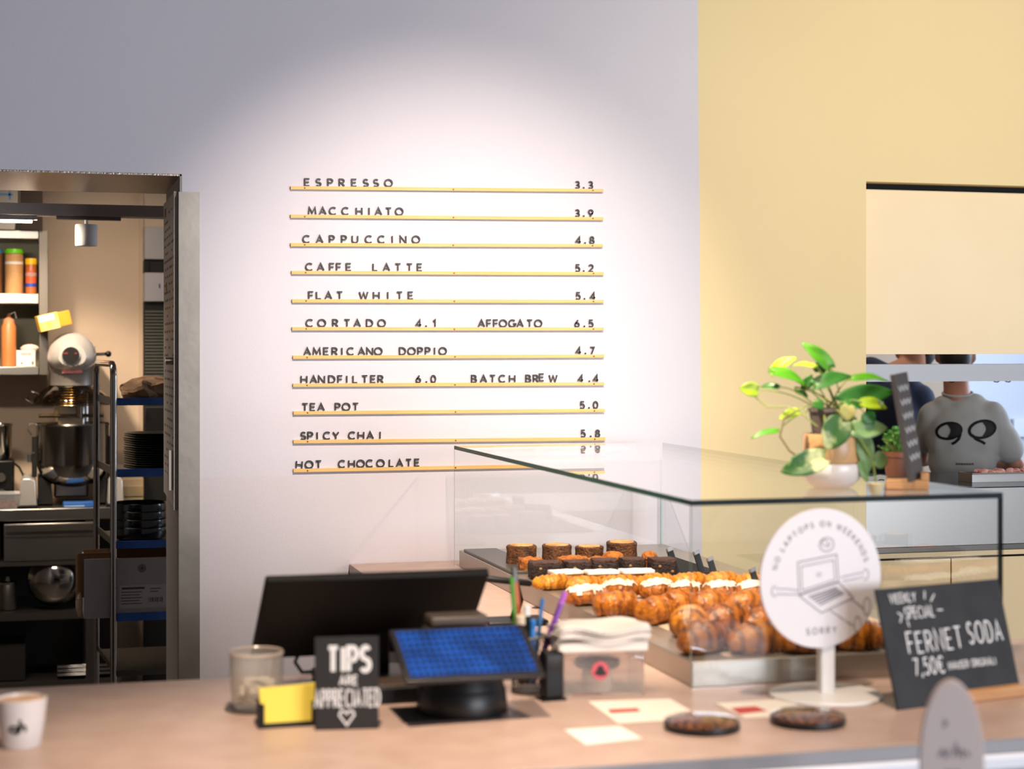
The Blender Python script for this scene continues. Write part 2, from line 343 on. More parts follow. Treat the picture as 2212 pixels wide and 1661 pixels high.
# ------------------------------------------------------------------ the menu: wooden rails and loose letters
zx1 = lambda z: 600 + z / 3.0722
ROWS = [  # left end, right end (pixels of the rail's middle line), words with the pixel column of each letter in the enlarged view
 (628, 405.5, 1303, 411.5, [('ESPRESSO', [195, 271, 349, 426, 507, 585, 653, 735]), ('3.3', [1988, 2030, 2076])]),
 (628, 467, 1303, 472.5, [('MACCHIATO', [229, 299, 365, 448, 540, 606, 668, 735, 806]), ('3.9', [1988, 2030, 2077])]),
 (628, 528.5, 1302, 530.5, [('CAPPUCCINO', [189, 278, 360, 440, 512, 603, 687, 760, 832, 917]), ('4.8', [1994, 2039, 2085])]),
 (630, 588.5, 1304, 591, [('CAFFE', [208, 285, 359, 405, 471]), ('LATTE', [646, 721, 797, 873, 941]), ('5.2', [1990, 2030, 2078])]),
 (631, 650, 1304, 651, [('FLAT', [221, 272, 336, 410]), ('WHITE', [570, 654, 730, 808, 882]), ('5.4', [1992, 2035, 2090])]),
 (631, 710, 1304, 710.5, [('CORTADO', [210, 292, 382, 459, 527, 609, 689]), ('4.1', [935, 984, 1040]), ('AFFOGATO', [1351, 1402, 1446, 1494, 1556, 1608, 1670, 1728]), ('6.5', [1985, 2034, 2078])]),
 (633, 771.5, 1305, 769, [('AMERICANO', [196, 259, 321, 378, 426, 482, 556, 611, 667]), ('DOPPIO', [828, 888, 945, 994, 1040, 1094]), ('4.7', [1995, 2041, 2086])]),
 (633, 832, 1305, 829, [('HANDFILTER', [174, 237, 291, 358, 414, 458, 513, 577, 632, 682]), ('6.0', [932, 986, 1032]), ('BATCH', [1302, 1365, 1424, 1488, 1555]), ('BREW', [1661, 1712, 1750, 1826]), ('4.4', [2009, 2067, 2110])]),
 (634, 892, 1306, 886.5, [('TEA', [180, 232, 287]), ('POT', [397, 453, 515]), ('5.0', [2020, 2065, 2108])]),
 (634, 954, 1307, 948, [('SPICY', [169, 215, 262, 325, 385]), ('CHAI', [491, 551, 613, 678]), ('5.8', [2026, 2076, 2122])]),
 (634, 1016.5, 1307, 1004, [('HOT', [140, 208, 270]), ('CHOCOLATE', [424, 490, 550, 609, 681, 753, 808, 868, 923])]),
]
DRINK = ['ESPRESSO', 'MACCHIATO', 'CAPPUCCINO', 'CAFFE LATTE', 'FLAT WHITE', 'CORTADO and AFFOGATO', 'AMERICANO DOPPIO', 'HANDFILTER and BATCH BREW', 'TEA POT', 'SPICY CHAI', 'HOT CHOCOLATE']
ORD = ['first', 'second', 'third', 'fourth', 'fifth', 'sixth', 'seventh', 'eighth', 'ninth', 'tenth']
LETTER = M('letter_black', '#26201e', .5); SCREW = M('brass_screw', '#8a5f2a', .4, .6)
RH, LH, LW = .0108, .0229, .2
price_of = {'4.1': 'CORTADO', '6.5': 'AFFOGATO', '6.0': 'HANDFILTER', '4.4': 'BATCH BREW'}
for i, (xa, ya, xb, yb, words) in enumerate(ROWS):
    A = atY(xa, ya, DW - .01); B = atY(xb, yb, DW - .01); L = (B - A).length; tilt = math.atan2(B.z - A.z, B.x - A.x)
    t = thing('menu_rail', 'thin pale wooden rail screwed to the wall under the words ' + DRINK[i], 'menu rail', A, (0, -tilt, 0), 'wooden rails of the wall menu')
    part('rail_strip', MB().box(0, L, -.002, .0098, -RH / 2, RH / 2), RAILW, t, smooth=False)
    for fx in (.043, .508, .965):
        part('screw', MB().lathe([(.0029, 0), (.0029, .0012), (.0018, .0016)], 10, (fx * L, -.002, rnd.uniform(-.001, .001)), 'y'), SCREW, t)
    for wi, (wd, cols) in enumerate(words):
        num = wd[0].isdigit()
        for k, (ch, zx) in enumerate(zip(wd, cols)):
            mb = MB(); sx_ = 1.08 if num else 1.2; glyph(mb, ch, LW, lambda a, bb, d, g=G[ch][0] * sx_: ((a - g / 2) * LH, -d, bb * LH + LW * LH / 2), 0, .003, sx_)
            P = atY(zx1(zx), 0, DW - .004); zz = A.z + (P.x - A.x) * math.tan(tilt) + RH / 2 - .0004
            tl = rnd.gauss(0, .012)
            if i == 10 and k == 0 and wi == 0: tl = .07
            if i == 7 and wd == 'BREW' and k == 2: zz += .004
            if num:
                who = price_of.get(wd) or DRINK[i]
                lab = ('black decimal point in the price %s beside %s on the wall menu' % (wd, who)) if ch == '.' else 'black digit %s, %s figure of the price %s beside %s' % (ch, 'first' if k == 0 else 'last', wd, who)
            else:
                lab = 'black letter %s, %s letter of the word %s on the wall menu' % (ch, ORD[k], wd)
            solo('menu_letter', mb, LETTER, lab, 'letter', (P.x, DW - .0045, zz), (0, -tilt + tl, 0), 'loose letters and figures of the wall menu', smooth=False)

# ------------------------------------------------------------------ counters
CT = .95
t = thing('serving_counter', 'long front serving counter with beige stone top and metal front edge', 'counter', (.9, 3.2, 0))
lx = lambda x: x - .9
ly = lambda y: y - 3.2
part('worktop', MB().box(lx(-1.6), lx(3.2), ly(2.765), ly(3.712), CT - .022, CT), COUNTER, t, bevel=.002)
part('edge_strip', MB().box(lx(-1.6), lx(3.2), ly(2.757), ly(2.7645), CT - .026, CT - .001), M('edge_grey', '#8d898b', .5, .3), t, 'grey metal edge strip', bevel=.002)
part('edge_profile', MB().box(lx(-1.6), lx(3.2), ly(2.750), ly(2.80), CT - .058, CT - .0265), M('white_edge', '#e4e4ea', .25), t, 'glossy white edge moulding', bevel=.008)
part('front_panel', MB().box(lx(-1.6), lx(3.2), ly(2.80), ly(2.83), 0, CT - .06), M('counter_panel', '#8d8784', .6), t)
part('carcass', MB().box(lx(-1.55), lx(3.15), ly(2.84), ly(3.66), .08, CT - .024), MATT, t)
t = thing('back_counter', 'beige topped counter running from the serving counter to the menu wall', 'counter', (1.55, 4.65, 0))
lx = lambda x: x - 1.55
ly = lambda y: y - 4.65
part('worktop', MB().box(lx(.965), lx(2.12), ly(3.7135), ly(5.596), CT - .03, CT), COUNTER, t, bevel=.002)
part('carcass', MB().box(lx(.975), lx(2.10), ly(3.7135), ly(5.59), 0, CT - .031), M('counter_carcass', '#6e6055', .5), t)
# ------------------------------------------------------------------ glass pastry case
CX0, CX1, CY0, CY1, CZ = 1.288, 2.012, 3.322, 5.46, 1.343
g8 = .008
case = thing('pastry_case', 'long frameless glass pastry case with green edges standing on the counter', 'display case', (1.65, 4.39, CT))
def pane(name, x0, x1, y0, y1, z0, z1, thin, mats, label=None, edges=None):
    mb = MB().box(x0 - 1.65, x1 - 1.65, y0 - 4.39, y1 - 4.39, z0 - CT, z1 - CT)
    # faces: bottom, top, front, back, left, right
    big = {'x': (4, 5), 'y': (2, 3), 'z': (0, 1)}[thin]
    mb.m = [0 if i in big else (edges or {}).get(i, 1) for i in range(6)]
    return part(name, mb, mats, case, label, smooth=False)
GM = [GLASS, GEDGE, GEDGED, GEDGEL]
pane('top_pane', CX0, CX1, CY0, CY1, CZ - .012, CZ, 'z', GM, 'clear top pane with dark green edges', {2: 2, 3: 0})
pane('side_pane', CX1 - g8, CX1, CY0 + g8, CY1 - .0002, CT + .0005, CZ - .0122, 'x', GM, None, {0: 0, 1: 0, 2: 2, 3: 3})
pane('back_pane', CX0, CX1 - g8 - .0004, CY1 - g8, CY1, CT + .0005, CZ - .0122, 'y', GM, None, {0: 0, 1: 0, 4: 3, 5: 3})
pane('front_pane', CX0, CX1, CY0, CY0 + g8 - .0004, CT + .0005, CZ - .0122, 'y', GM, None, {0: 0, 1: 0, 4: 3, 5: 2})
BZ = 1.004
b = MB().box(CX0 + g8 + .002 - 1.65, CX1 - g8 - .002 - 1.65, CY0 + .022 - 4.39, CY1 - .03 - 4.39, .0008, BZ - CT)
part('display_base', b, M('base_steel', '#aaa298', .36, .75, bump=.04, bscale=60, stretch=(1, 10, 1)), case, 'low brushed steel base inside the glass', bevel=.002)
# greaseproof paper and wire tray under the pastries
solo('paper_liner', MB().box(-.27, .27, -.62, .62, 0, .001), M('baking_paper', '#bfa58f', .8, col2='#ac907a', scale=9), 'brown baking paper under the croissants and sugared buns', 'paper', (1.66, 4.0, BZ + .0003), smooth=False)
t = thing('cake_tray', 'black serving tray with chrome rim under the dark cakes in the glass case', 'tray', (1.63, 4.72, BZ + .0003))
part('plate', MB().box(-.24, .27, -.06, .33, 0, .004), MATT, t, bevel=.001)
for x in (-.236, -.214): part('rim_bar', MB().tube([(x, -.055, .007), (x, .325, .007)], .003, 8), STEELP, t)
solo('serving_tray', MB().box(-.055, .055, -.29, .29, 0, .009), M('slate_grey', '#4a4643', .4), 'empty flat slate grey tray at the left rear of the pastry case', 'tray', (1.356, 5.09, BZ + .0003), bevel=.002)

# ------------------------------------------------------------------ pastries
def crust(name, c1, c2, c3, bands, rough=.36, dist=9, fac=.6):               # baked laminated dough: browned bands across the roll plus mottling
    m = M(name, c1, rough, col2=c2, scale=24, bump=.45, bscale=110, lo=.4, hi=.7); nt = m.node_tree; b = nt.nodes['Principled BSDF']; N = nt.nodes.new; L = nt.links.new
    tc = N('ShaderNodeTexCoord'); wv = N('ShaderNodeTexWave'); wv.wave_type = 'BANDS'; wv.bands_direction = 'X'; wv.inputs['Scale'].default_value = bands; wv.inputs['Distortion'].default_value = dist; wv.inputs['Detail'].default_value = 3; wv.inputs['Detail Scale'].default_value = 2
    L(tc.outputs['Object'], wv.inputs['Vector']); r = N('ShaderNodeValToRGB'); r.color_ramp.elements[0].position = .45; r.color_ramp.elements[1].position = .95; L(wv.outputs['Fac'], r.inputs[0])
    src = b.inputs['Base Color'].links[0].from_socket; mx = N('ShaderNodeMix'); mx.data_type = 'RGBA'; sc_ = N('ShaderNodeMath'); sc_.operation = 'MULTIPLY'; L(r.outputs[0], sc_.inputs[0]); sc_.inputs[1].default_value = fac; L(sc_.outputs[0], mx.inputs[0]); L(src, mx.inputs[6]); mx.inputs[7].default_value = lin(c3); L(mx.outputs[2], b.inputs['Base Color']); return m
GOLD = crust('golden_crust', '#b9701f', '#8a4510', '#5c2808', 14)
CRO1 = crust('croissant_crust', '#bd7826', '#94540f', '#542607', 8, .34, 3.5, .8); CRO2 = crust('croissant_dark_crust', '#a8621c', '#7f430c', '#451d05', 9, .34, 4, .8)
GOLD2 = crust('light_crust', '#d8942c', '#bd7420', '#96500f', 12, .42)
BROWN = crust('brown_crust', '#b0661c', '#85430f', '#4c2006', 16)
CHOC = M('chocolate_crumb', '#2b1610', .7, col2='#1c0d09', scale=40, bump=.8, bscale=160); CHOCT = M('chocolate_top', '#4a2c22', .6, col2='#371e17', scale=30, bump=.6, bscale=120)
CAKE = M('dark_cake_side', '#6e411b', .7, col2='#35190b', scale=30, bump=.7, bscale=150); SWIRL = M('pale_crumb', '#d3a56c', .8, col2='#a87442', scale=25, bump=.5, bscale=150)
CRUMB = M('orange_crumble', '#c4762a', .8, col2='#8b4c16', scale=60, bump=1, bscale=130); SUGAR = M('sugar_dusting', '#f3e9df', .85, col2='#e2cdb8', scale=50, bump=.5, bscale=160)
ICING = M('white_icing', '#f1eae4', .35); ALMOND = M('nut_piece', '#8f7048', .6)

def roll(L, rr, bend, ridges, seed, flat=.62, off=0.0, n=44, m=18, keep=None, pw=2.3, amp=.13):
    """a rolled pastry lying on its flattened side, long axis x, tips curled by bend; keep() picks faces of a topping shell"""
    rows = []
    for i in range(n + 1):
        s = -1 + 2 * i / n; q = max(0, 1 - abs(s) ** pw); r = rr * (.22 + .78 * q ** .6)
        fr = ((abs(s) * ridges) % 1.0); r *= 1 + (amp * (1 - fr) if ridges else 0) - .04
        r += off
        if bend: Rb = L / 2 / bend; cx, cy = Rb * math.sin(s * bend), Rb * (1 - math.cos(s * bend)); a = s * bend
        else: cx, cy, a = s * L / 2, 0, 0
        row = []
        for k in range(m):
            th = 2 * math.pi * k / m; y = r * math.cos(th); z = r * math.sin(th) * (1.0 if math.sin(th) > 0 else flat)
            p = Vector((cx - math.sin(a) * y, cy + math.cos(a) * y, z + rr * flat * .9))
            nz = mnoise.noise(Vector((p.x * 40 + seed * 7, p.y * 40, p.z * 40))) * rr * .10
            d = Vector((0, math.cos(th), math.sin(th))); p += d * nz
            p.z = max(p.z, off * .3); row.append(p)
        rows.append(row)
    mb = MB().grid(rows, True, True)
    if keep:
        f2 = []
        for f in mb.f:
            c = sum((Vector(mb.v[i]) for i in f), Vector()) / len(f)
            if keep(c): f2.append(f)
        used = sorted({i for f in f2 for i in f}); ix = {j: i for i, j in enumerate(used)}
        mb.v = [mb.v[i] for i in used]; mb.f = [tuple(ix[i] for i in f) for f in f2]; mb.m = [0] * len(mb.f)
    return mb
def block(wx, wy, h, seed, rough=.004, n=9, dome=0.0):
    """a cut cake block with crumbly faces"""
    v = {}; mb = MB(); rows = []
    def P(a, b_, c):
        p = Vector((a * wx / 2, b_ * wy / 2, c * h + dome * (1 - a * a) * (1 - b_ * b_) * c))
        k = mnoise.noise_vector(Vector((p.x * 70 + seed * 3.1, p.y * 70, p.z * 70))) * rough
        r = .93 if abs(a) > .9 and abs(b_) > .9 else 1
        p = Vector((p.x * r + k.x, p.y * r + k.y, max(0, p.z + k.z * (c > .05)))); return p
    s = [-1 + 2 * i / n for i in range(n + 1)]; q = [i / 5 for i in range(6)]
    for e in (-1, 1):
        mb.grid([[P(a, e, c) for a in s] for c in q]); mb.grid([[P(e, a, c) for a in s] for c in q])
    mb.grid([[P(a, c, 1) for a in s] for c in s]); mb.grid([[P(a, c, 0) for a in s] for c in s])
    return mb
def weld(o):
    import bmesh
    bm = bmesh.new(); bm.from_mesh(o.data); bmesh.ops.remove_doubles(bm, verts=bm.verts, dist=.0006); bmesh.ops.recalc_face_normals(bm, faces=bm.faces); bm.to_mesh(bm_ := o.data); bm.free(); return o
PZ = BZ + .0015
def at_tray(px, py, z=PZ): p = atZ(px, py, z); p.z = z; return p
def inside(p):                                                 # keep front row pastries behind the front pane
    if p.y < 3.392: k = 3.392 / p.y; p.x *= k; p.y *= k
    return p
def px2m(p): return (p.x * SN + p.y * CS) / F                  # metres per pixel at a place

# rear row: four marbled cakes
for i, (px, py, wpx, hpx) in enumerate([(1126, 1219, 64, 40), (1203, 1216, 66, 38), (1273, 1217, 60, 36), (1343, 1214, 70, 42)]):
    p = at_tray(px, py, BZ + .0046); k = px2m(p); r = wpx * k / 2; h = hpx * k * 1.05
    p.y += .0; ttl = ['leftmost', 'second from the left', 'third from the left', 'rightmost and largest']
    t = thing('marble_cake', 'round dark marbled cake with pale top, %s of the rear row' % ttl[i], 'cake', p, (0, 0, i * .7), 'marbled cakes of the rear row')
    rows = []
    for j, (rf, z) in enumerate([(.90, 0), (.99, .01), (1.0, .3), (.97, .7), (1.0, .93), (.93, 1.0), (.8, .99)]):
        rows.append([(r * rf * (1 + .05 * math.cos(4 * a) + .03 * math.sin(9 * a + j)) * math.cos(a), r * rf * (1 + .05 * math.cos(4 * a)) * math.sin(a), z * h) for a in [2 * math.pi * q / 32 for q in range(32)]])
    part('cake_body', MB().grid(rows, True, True), CAKE, t)
    rows = [[(r * f * math.cos(a) * (1 + .05 * math.cos(4 * a)), r * f * math.sin(a), h * (.985 + z) + .002 * mnoise.noise(Vector((math.cos(a) * 3 * f, math.sin(a) * 3 * f, i)))) for a in [2 * math.pi * q / 24 for q in range(24)]] for f, z in [(.78, 0), (.74, .05), (.5, .06), (.2, .05), (.03, .05)]]
    part('crumb_top', MB().grid(rows, True, False), SWIRL, t, 'pale tan swirled crumb')
# orange crumble cakes and muffins
for i, (px, py, wpx, hpx, l) in enumerate([(1146, 1233, 50, 26, 'below the leftmost marbled cake'), (1236, 1230, 62, 26, 'between the second and third marbled cakes'), (1292, 1228, 44, 22, 'half hidden behind the middle brownies')]):
    p = at_tray(px, py, BZ + .0046); k = px2m(p)
    o = solo('crumble_cake', block(wpx * k, .05, hpx * k, i + 20, .006, dome=.006), CRUMB, 'cake square with orange crumble top, ' + l, 'cake', p, (0, 0, i * .3 - .2), 'crumble cakes in the case'); weld(o)
for i, (px, py, wpx, hpx, l) in enumerate([(1324, 1226, 48, 36, 'left of the pair, in front of the largest marbled cake'), (1403, 1226, 36, 36, 'right of the pair, at the end of the rear row')]):
    p = at_tray(px, py, BZ + .0046); k = px2m(p); r = wpx * k / 2; h = hpx * k
    t = thing('muffin', 'golden domed muffin, ' + l, 'muffin', p, (0, 0, i), 'golden muffins in the case')
    part('muffin_cup', MB().lathe([(r * .7, 0), (r * .88, h * .5)], 24), BROWN, t)
    rows = [[(r * f * (1 + .06 * mnoise.noise(Vector((math.cos(a) * 2, math.sin(a) * 2, z * 4 + i)))) * math.cos(a), r * f * math.sin(a), h * z) for a in [2 * math.pi * q / 24 for q in range(24)]] for f, z in [(.85, .48), (1, .55), (1.0, .66), (.85, .84), (.55, .95), (.1, 1)]]
    part('muffin_top', MB().grid(rows, True, True), CRUMB, t)
# brownies
for i, (px, py, wpx, hpx, l) in enumerate([(1177, 1246, 76, 34, 'leftmost of the brownie row'), (1246, 1243, 62, 32, 'second brownie from the left'), (1305, 1241, 62, 34, 'third brownie from the left, in the middle'), (1365, 1240, 58, 35, 'fourth brownie from the left'), (1430, 1243, 62, 38, 'rightmost of the brownie row, beside the price tags')]):
    p = at_tray(px, py, BZ + .0046); k = px2m(p); wx = wpx * k * .9; h = hpx * k
    t = thing('brownie', 'dark chocolate brownie square, ' + l, 'brownie', p, (0, 0, .12 * math.sin(i * 2.3) - .1), 'chocolate brownies')
    weld(part('crumb_block', block(wx, .062, h * .86, i, .003), CHOC, t))
    weld(part('crust_top', block(wx * .98, .06, h * .16, i + 40, .003).xf(Matrix.Translation((0, 0, h * .84))), CHOCT, t, 'cracked lighter brown crust'))
    for q in range(2): part('nut_piece', MB().ell((wx * (.3 - .5 * q), -.0315, h * (.3 + .3 * q)), .005, .003, .004, 10, 6), ALMOND, t)
# iced pastry slices
for i, (px, py, wpx, hpx, l) in enumerate([(1222, 1262, 80, 30, 'leftmost'), (1300, 1262, 84, 30, 'middle'), (1375, 1262, 84, 32, 'rightmost')]):
    p = at_tray(px, py); k = px2m(p); wx = wpx * k * .85; h = hpx * k
    t = thing('iced_slice', 'golden cake slice under flat white icing, %s of the three iced ones' % l, 'cake', p, (0, 0, .1 - .1 * i), 'white iced slices')
    weld(part('cake_slice', block(wx, .055, h * .8, i + 60, .002), GOLD2, t))
    weld(part('icing', block(wx * 1.02, .06, h * .2, i + 70, .0015, dome=.003).xf(Matrix.Translation((0, 0, h * .8))), ICING, t, 'smooth white icing'))
# yellow almond pastries
for i, (px, py, wpx, l) in enumerate([(1196, 1272, 96, 'leftmost, in front of the leftmost iced slice'), (1262, 1277, 92, 'second from the left'), (1340, 1273, 90, 'third from the left, in front of the middle iced slice'), (1420, 1270, 90, 'fourth from the left'), (1490, 1268, 90, 'beside the front corner edge of the glass'), (1560, 1266, 90, 'behind the right hand sugared buns'), (1630, 1268, 84, 'rightmost, beside the round sign')]):
    p = at_tray(px, py); k = px2m(p)
    solo('almond_pastry', roll(wpx * k, .024, .25 * (-1) ** i, 4, i, pw=3, amp=.24), GOLD2, 'bright golden flaky almond pastry, ' + l, 'pastry', p, (0, 0, .25 * math.sin(i * 1.7)), 'golden almond pastries')
# sugared buns
for i, (px, py, wpx, l) in enumerate([(1268, 1305, 112, 'nearest the left edge of the row'), (1338, 1292, 84, 'second from the left'), (1420, 1291, 88, 'third from the left'), (1482, 1296, 84, 'fourth from the left, beside the glass corner'), (1556, 1296, 92, 'fifth from the left, behind the glass front'), (1622, 1296, 80, 'rightmost, beside the round sign')]):
    p = at_tray(px, py); k = px2m(p); rz = [.15, -.35, .2, -.2, .1, .3][i]
    t = thing('sugared_bun', 'brown bun dusted thickly with white sugar, ' + l, 'pastry', p, (0, 0, rz), 'sugar dusted buns')
    part('bun', roll(wpx * k, .030, .3, 3, i + 5, pw=2.6, amp=.2), BROWN, t)
    part('sugar_dusting', roll(wpx * k, .030, .3, 3, i + 5, pw=2.6, amp=.2, off=.0022, keep=lambda c, i=i: c.z > .037 + .010 * mnoise.noise(Vector((c.x * 60, c.y * 60, i)))), SUGAR, t, 'white powdered sugar')
# chocolate rolls
for i, (px, py, wpx, rz, l) in enumerate([(1330, 1330, 100, -.25, 'at the left front edge of the paper'), (1413, 1345, 86, .7, 'second from the left'), (1463, 1330, 80, .5, 'third from the left'), (1530, 1330, 92, .2, 'fourth, just behind the glass corner edge'), (1608, 1330, 92, -.1, 'rightmost, beside the round sign')]):
    p = at_tray(px, py); k = px2m(p)
    t = thing('chocolate_roll', 'glossy brown pastry roll, ' + l, 'pastry', p, (0, 0, rz), 'brown pastry rolls')
    part('roll_crust', roll(wpx * k, .034, 0, 3, i + 9, flat=.8, pw=7, amp=.16), GOLD, t)
    for sy in (-.013, .012): part('filling_end', MB().ell((wpx * k * .485, sy, .026), .006, .006, .006, 12, 8), CHOC, t, 'dark chocolate filling')
# croissants
CRO = [(1500, 1378, 100, 1.0, 'at the left behind the frontmost one'), (1530, 1412, 128, .35, 'frontmost left, at the glass corner'), (1588, 1368, 118, .1, 'in the second row behind the glass'), (1652, 1413, 138, .05, 'second from the left in the front row'),
       (1680, 1372, 112, -.1, 'in the second row left of the round sign'), (1760, 1414, 120, .15, 'behind the post of the round sign'), (1868, 1418, 118, -.2, 'rightmost, beside the blackboard'), (1830, 1375, 110, .3, 'behind the rightmost one')]
for i, (px, py, wpx, rz, l) in enumerate(CRO):
    p = inside(at_tray(px, py) + Vector((0, .03, 0))); k = px2m(p)
    solo('croissant', roll(wpx * k * 1.2, .037, -.85 if i % 2 else -.7, 4, i + 30, flat=.7, n=72, pw=1.25, amp=.36), CRO2 if i % 3 else CRO1, 'glossy brown croissant ' + l, 'croissant', p, (0, 0, rz), 'croissants at the front of the case')
# black price tags
for i, (px, py, l) in enumerate([(1462, 1238, 'leftmost, beside the brownies'), (1518, 1240, 'middle one, seen at the glass corner'), (1545, 1246, 'rightmost, just inside the glass corner'), (1640, 1280, 'partly hidden behind the round sign')]):
    p = at_tray(px, py, BZ + .0003); hh = [.071, .064, .052, .062][i]
    t = thing('price_tag', 'small black slate price tag leaning back, ' + l, 'price tag', p, (0, 0, .95), 'black price tags in the case')
    part('tag_plate', MB().box(-.03, .03, -.0015, .0015, .002, hh).xf(Matrix.Rotation(R(-18), 4, 'X')), MATT, t)
    part('tag_clip', MB().box(-.03, .03, -.004, .0025, hh - .004, hh + .006).xf(Matrix.Rotation(R(-18), 4, 'X')), M('clip_grey', '#8f8377', .4, .5) if i == 0 else bpy.data.materials['clip_grey'], t, 'grey clip strip')
    part('wire_foot', MB().tube([(-.02, .002, .002), (-.02, .045, .002), (.02, .045, .002), (.02, .002, .002)], .0018, 6), STEELP, t)
# ------------------------------------------------------------------ things on the serving counter
ZT = CT + .0004
def onc(px, py): p = atZ(px, py, CT); p.z = ZT; return p
def frame4(TL, TR, BL, BR):                                    # centre, axes and size of a board given by its corners
    c = (TL + TR + BL + BR) / 4; ex = (TR - TL + BR - BL).normalized(); ey = (TL - BL + TR - BR); ey = (ey - ex * ey.dot(ex)).normalized(); ez = ex.cross(ey)
    return c, Matrix((ex, ey, ez)).transposed(), ((TR - TL).length + (BR - BL).length) / 2, ((TL - BL).length + (TR - BR).length) / 2
# POS monitor seen from behind
TL, TR = atY(572, 1260, 3.42), atY(1012, 1245, 3.44); BL, BR = atY(545, 1423, 3.60), atY(1048, 1398, 3.62)
c, Rm, W_, H_ = frame4(TL, TR, BL, BR)
t = thing('till_monitor', 'large black till monitor seen from behind, tilted, behind the tips sign', 'monitor', (c.x, c.y + .06, ZT)); off = Vector((c.x, c.y + .06, ZT))
Mx = Matrix.Translation(c - off) @ Rm.to_4x4()
part('screen_housing', MB().box(-W_ / 2, W_ / 2, -H_ / 2, H_ / 2, -.018, 0).xf(Mx), M('monitor_back', '#0a0908', .5, spec=.25), t, bevel=.004)
part('screen', MB().box(-W_ / 2 + .012, W_ / 2 - .012, -H_ / 2 + .012, H_ / 2 - .012, -.0195, -.0182).xf(Mx), M('screen_black', '#101214', .15), t)
part('neck', MB().box(-.05, .05, -.02, .03, .02, c.z - ZT).xf(Matrix.Identity(4)), BLACK, t, bevel=.004)
part('foot', MB().box(-.10, .12, -.07, .09, 0, .022), BLACK, t, bevel=.004)
p0 = onc(668, 1465); b = MB().tube([(0, 0, .05), (-.006, .012, .03), (.01, .02, .006), (.03, .03, .004), (.1, .05, .004)], .004, 8)
solo('power_cable', b, BLACK, 'black cable hanging below the till monitor behind the tips sign', 'cable', p0 + Vector((-.02, .02, 0)))
# low black box between sign and tablet
t = thing('card_reader_dock', 'low black box on the counter between tips sign and tablet stand', 'box', onc(858, 1522) + Vector((0, .05, 0)))
part('body', MB().box(-.075, .075, -.045, .045, 0, .034), BLACK, t, bevel=.004); part('lid', MB().box(-.073, .073, -.043, .043, .034, .038), M('box_lit_top', '#4a3d35', .5), t, bevel=.002)  # warm light on the black box's top is put into the brown lid colour
# receipt printer
t = thing('receipt_printer', 'dark grey receipt printer between the till monitor and the tablet', 'printer', Vector((atY(985, 1400, 3.4).x, 3.4, ZT)))
part('body', MB().box(-.066, .066, -.04, .04, 0, .145), M('printer_grey', '#3b3532', .5), t, bevel=.012)
part('lid', MB().box(-.060, .060, -.038, .036, .1455, .166), M('printer_lid', '#544a45', .45), t, bevel=.006)
part('emblem', write(MB(), 'OOO', (0, -.0403, .135), (1, 0, 0), (0, 0, 1), .007, .2, .1), STEELP, t, 'small shiny mark', smooth=False)
# tablet on a round stand
TL, TR, BL, BR = atY(843, 1358, 3.23), atY(1135, 1348, 3.25), atY(876, 1475, 3.10), atY(1174, 1455, 3.12)
c, Rm, W_, H_ = frame4(TL, TR, BL, BR)
base = onc(998, 1535); t = thing('tablet_till', 'tilted tablet with blue patterned screen on a fat black round stand', 'tablet', base); Mx = Matrix.Translation(c - base) @ Rm.to_4x4()
part('tablet_body', MB().box(-W_ / 2, W_ / 2, -H_ / 2, H_ / 2, -.011, 0).xf(Mx), M('tablet_bezel', '#1d1a1b', .35), t, bevel=.003)
def dotted_screen():
    m = M('blue_screen', '#12418f', .2); nt = m.node_tree; b = nt.nodes['Principled BSDF']; N = nt.nodes.new; L = nt.links.new
    tc = N('ShaderNodeTexCoord'); b.inputs['Emission Strength'].default_value = .06
    n = N('ShaderNodeTexNoise'); n.inputs['Scale'].default_value = 14; L(tc.outputs['Object'], n.inputs['Vector'])
    r = N('ShaderNodeValToRGB'); r.color_ramp.elements[0].color = lin('#0e3270'); r.color_ramp.elements[1].color = lin('#14469a'); r.color_ramp.elements[0].position = .4; r.color_ramp.elements[1].position = .65
    L(n.outputs['Fac'], r.inputs[0]); L(r.outputs[0], b.inputs['Base Color']); L(r.outputs[0], b.inputs['Emission Color']); return m
scr = part('screen', MB().box(-W_ / 2 + .011, W_ / 2 - .013, -H_ / 2 + .012, H_ / 2 - .008, -.001, .0006).xf(Mx), dotted_screen(), t, 'lit deep blue screen', smooth=False)
b = MB()
for i in range(19):
    for j in range(8):
        x = -W_ / 2 + .018 + i * (W_ - .036) / 18; y = -H_ / 2 + .019 + j * (H_ - .035) / 7
        for a in (0, 90): b.stroke([(x - .0044 * math.cos(R(a + 45)), y - .0044 * math.sin(R(a + 45))), (x + .0044 * math.cos(R(a + 45)), y + .0044 * math.sin(R(a + 45)))], .0042, lambda u, v, d: (u, v, .0007 + d), 0, .0002)
b.xf(Mx); sp_ = mesh_obj('star_pattern', b, M('dark_blue_star', '#030a1e', .4), scr, smooth=False)
part('stand', MB().lathe([(.088, 0), (.09, .004), (.085, .045), (.0835, .047), (.082, .05), (.075, .095), (.06, .112)], 48), M('stand_black', '#121112', .4), t)
part('hinge', MB().box(-.06, .06, -.02, .03, .09, c.z - ZT - .012), BLACK, t, bevel=.004)
solo('counter_mat', MB().box(-.125, .07, -.075, .075, 0, .0004), M('mat_dark', '#3a322e', .6), 'thin dark mat under the left of the tablet stand', 'mat', base + Vector((-.008, -.008, -.0003)), (0, 0, 0), smooth=False)
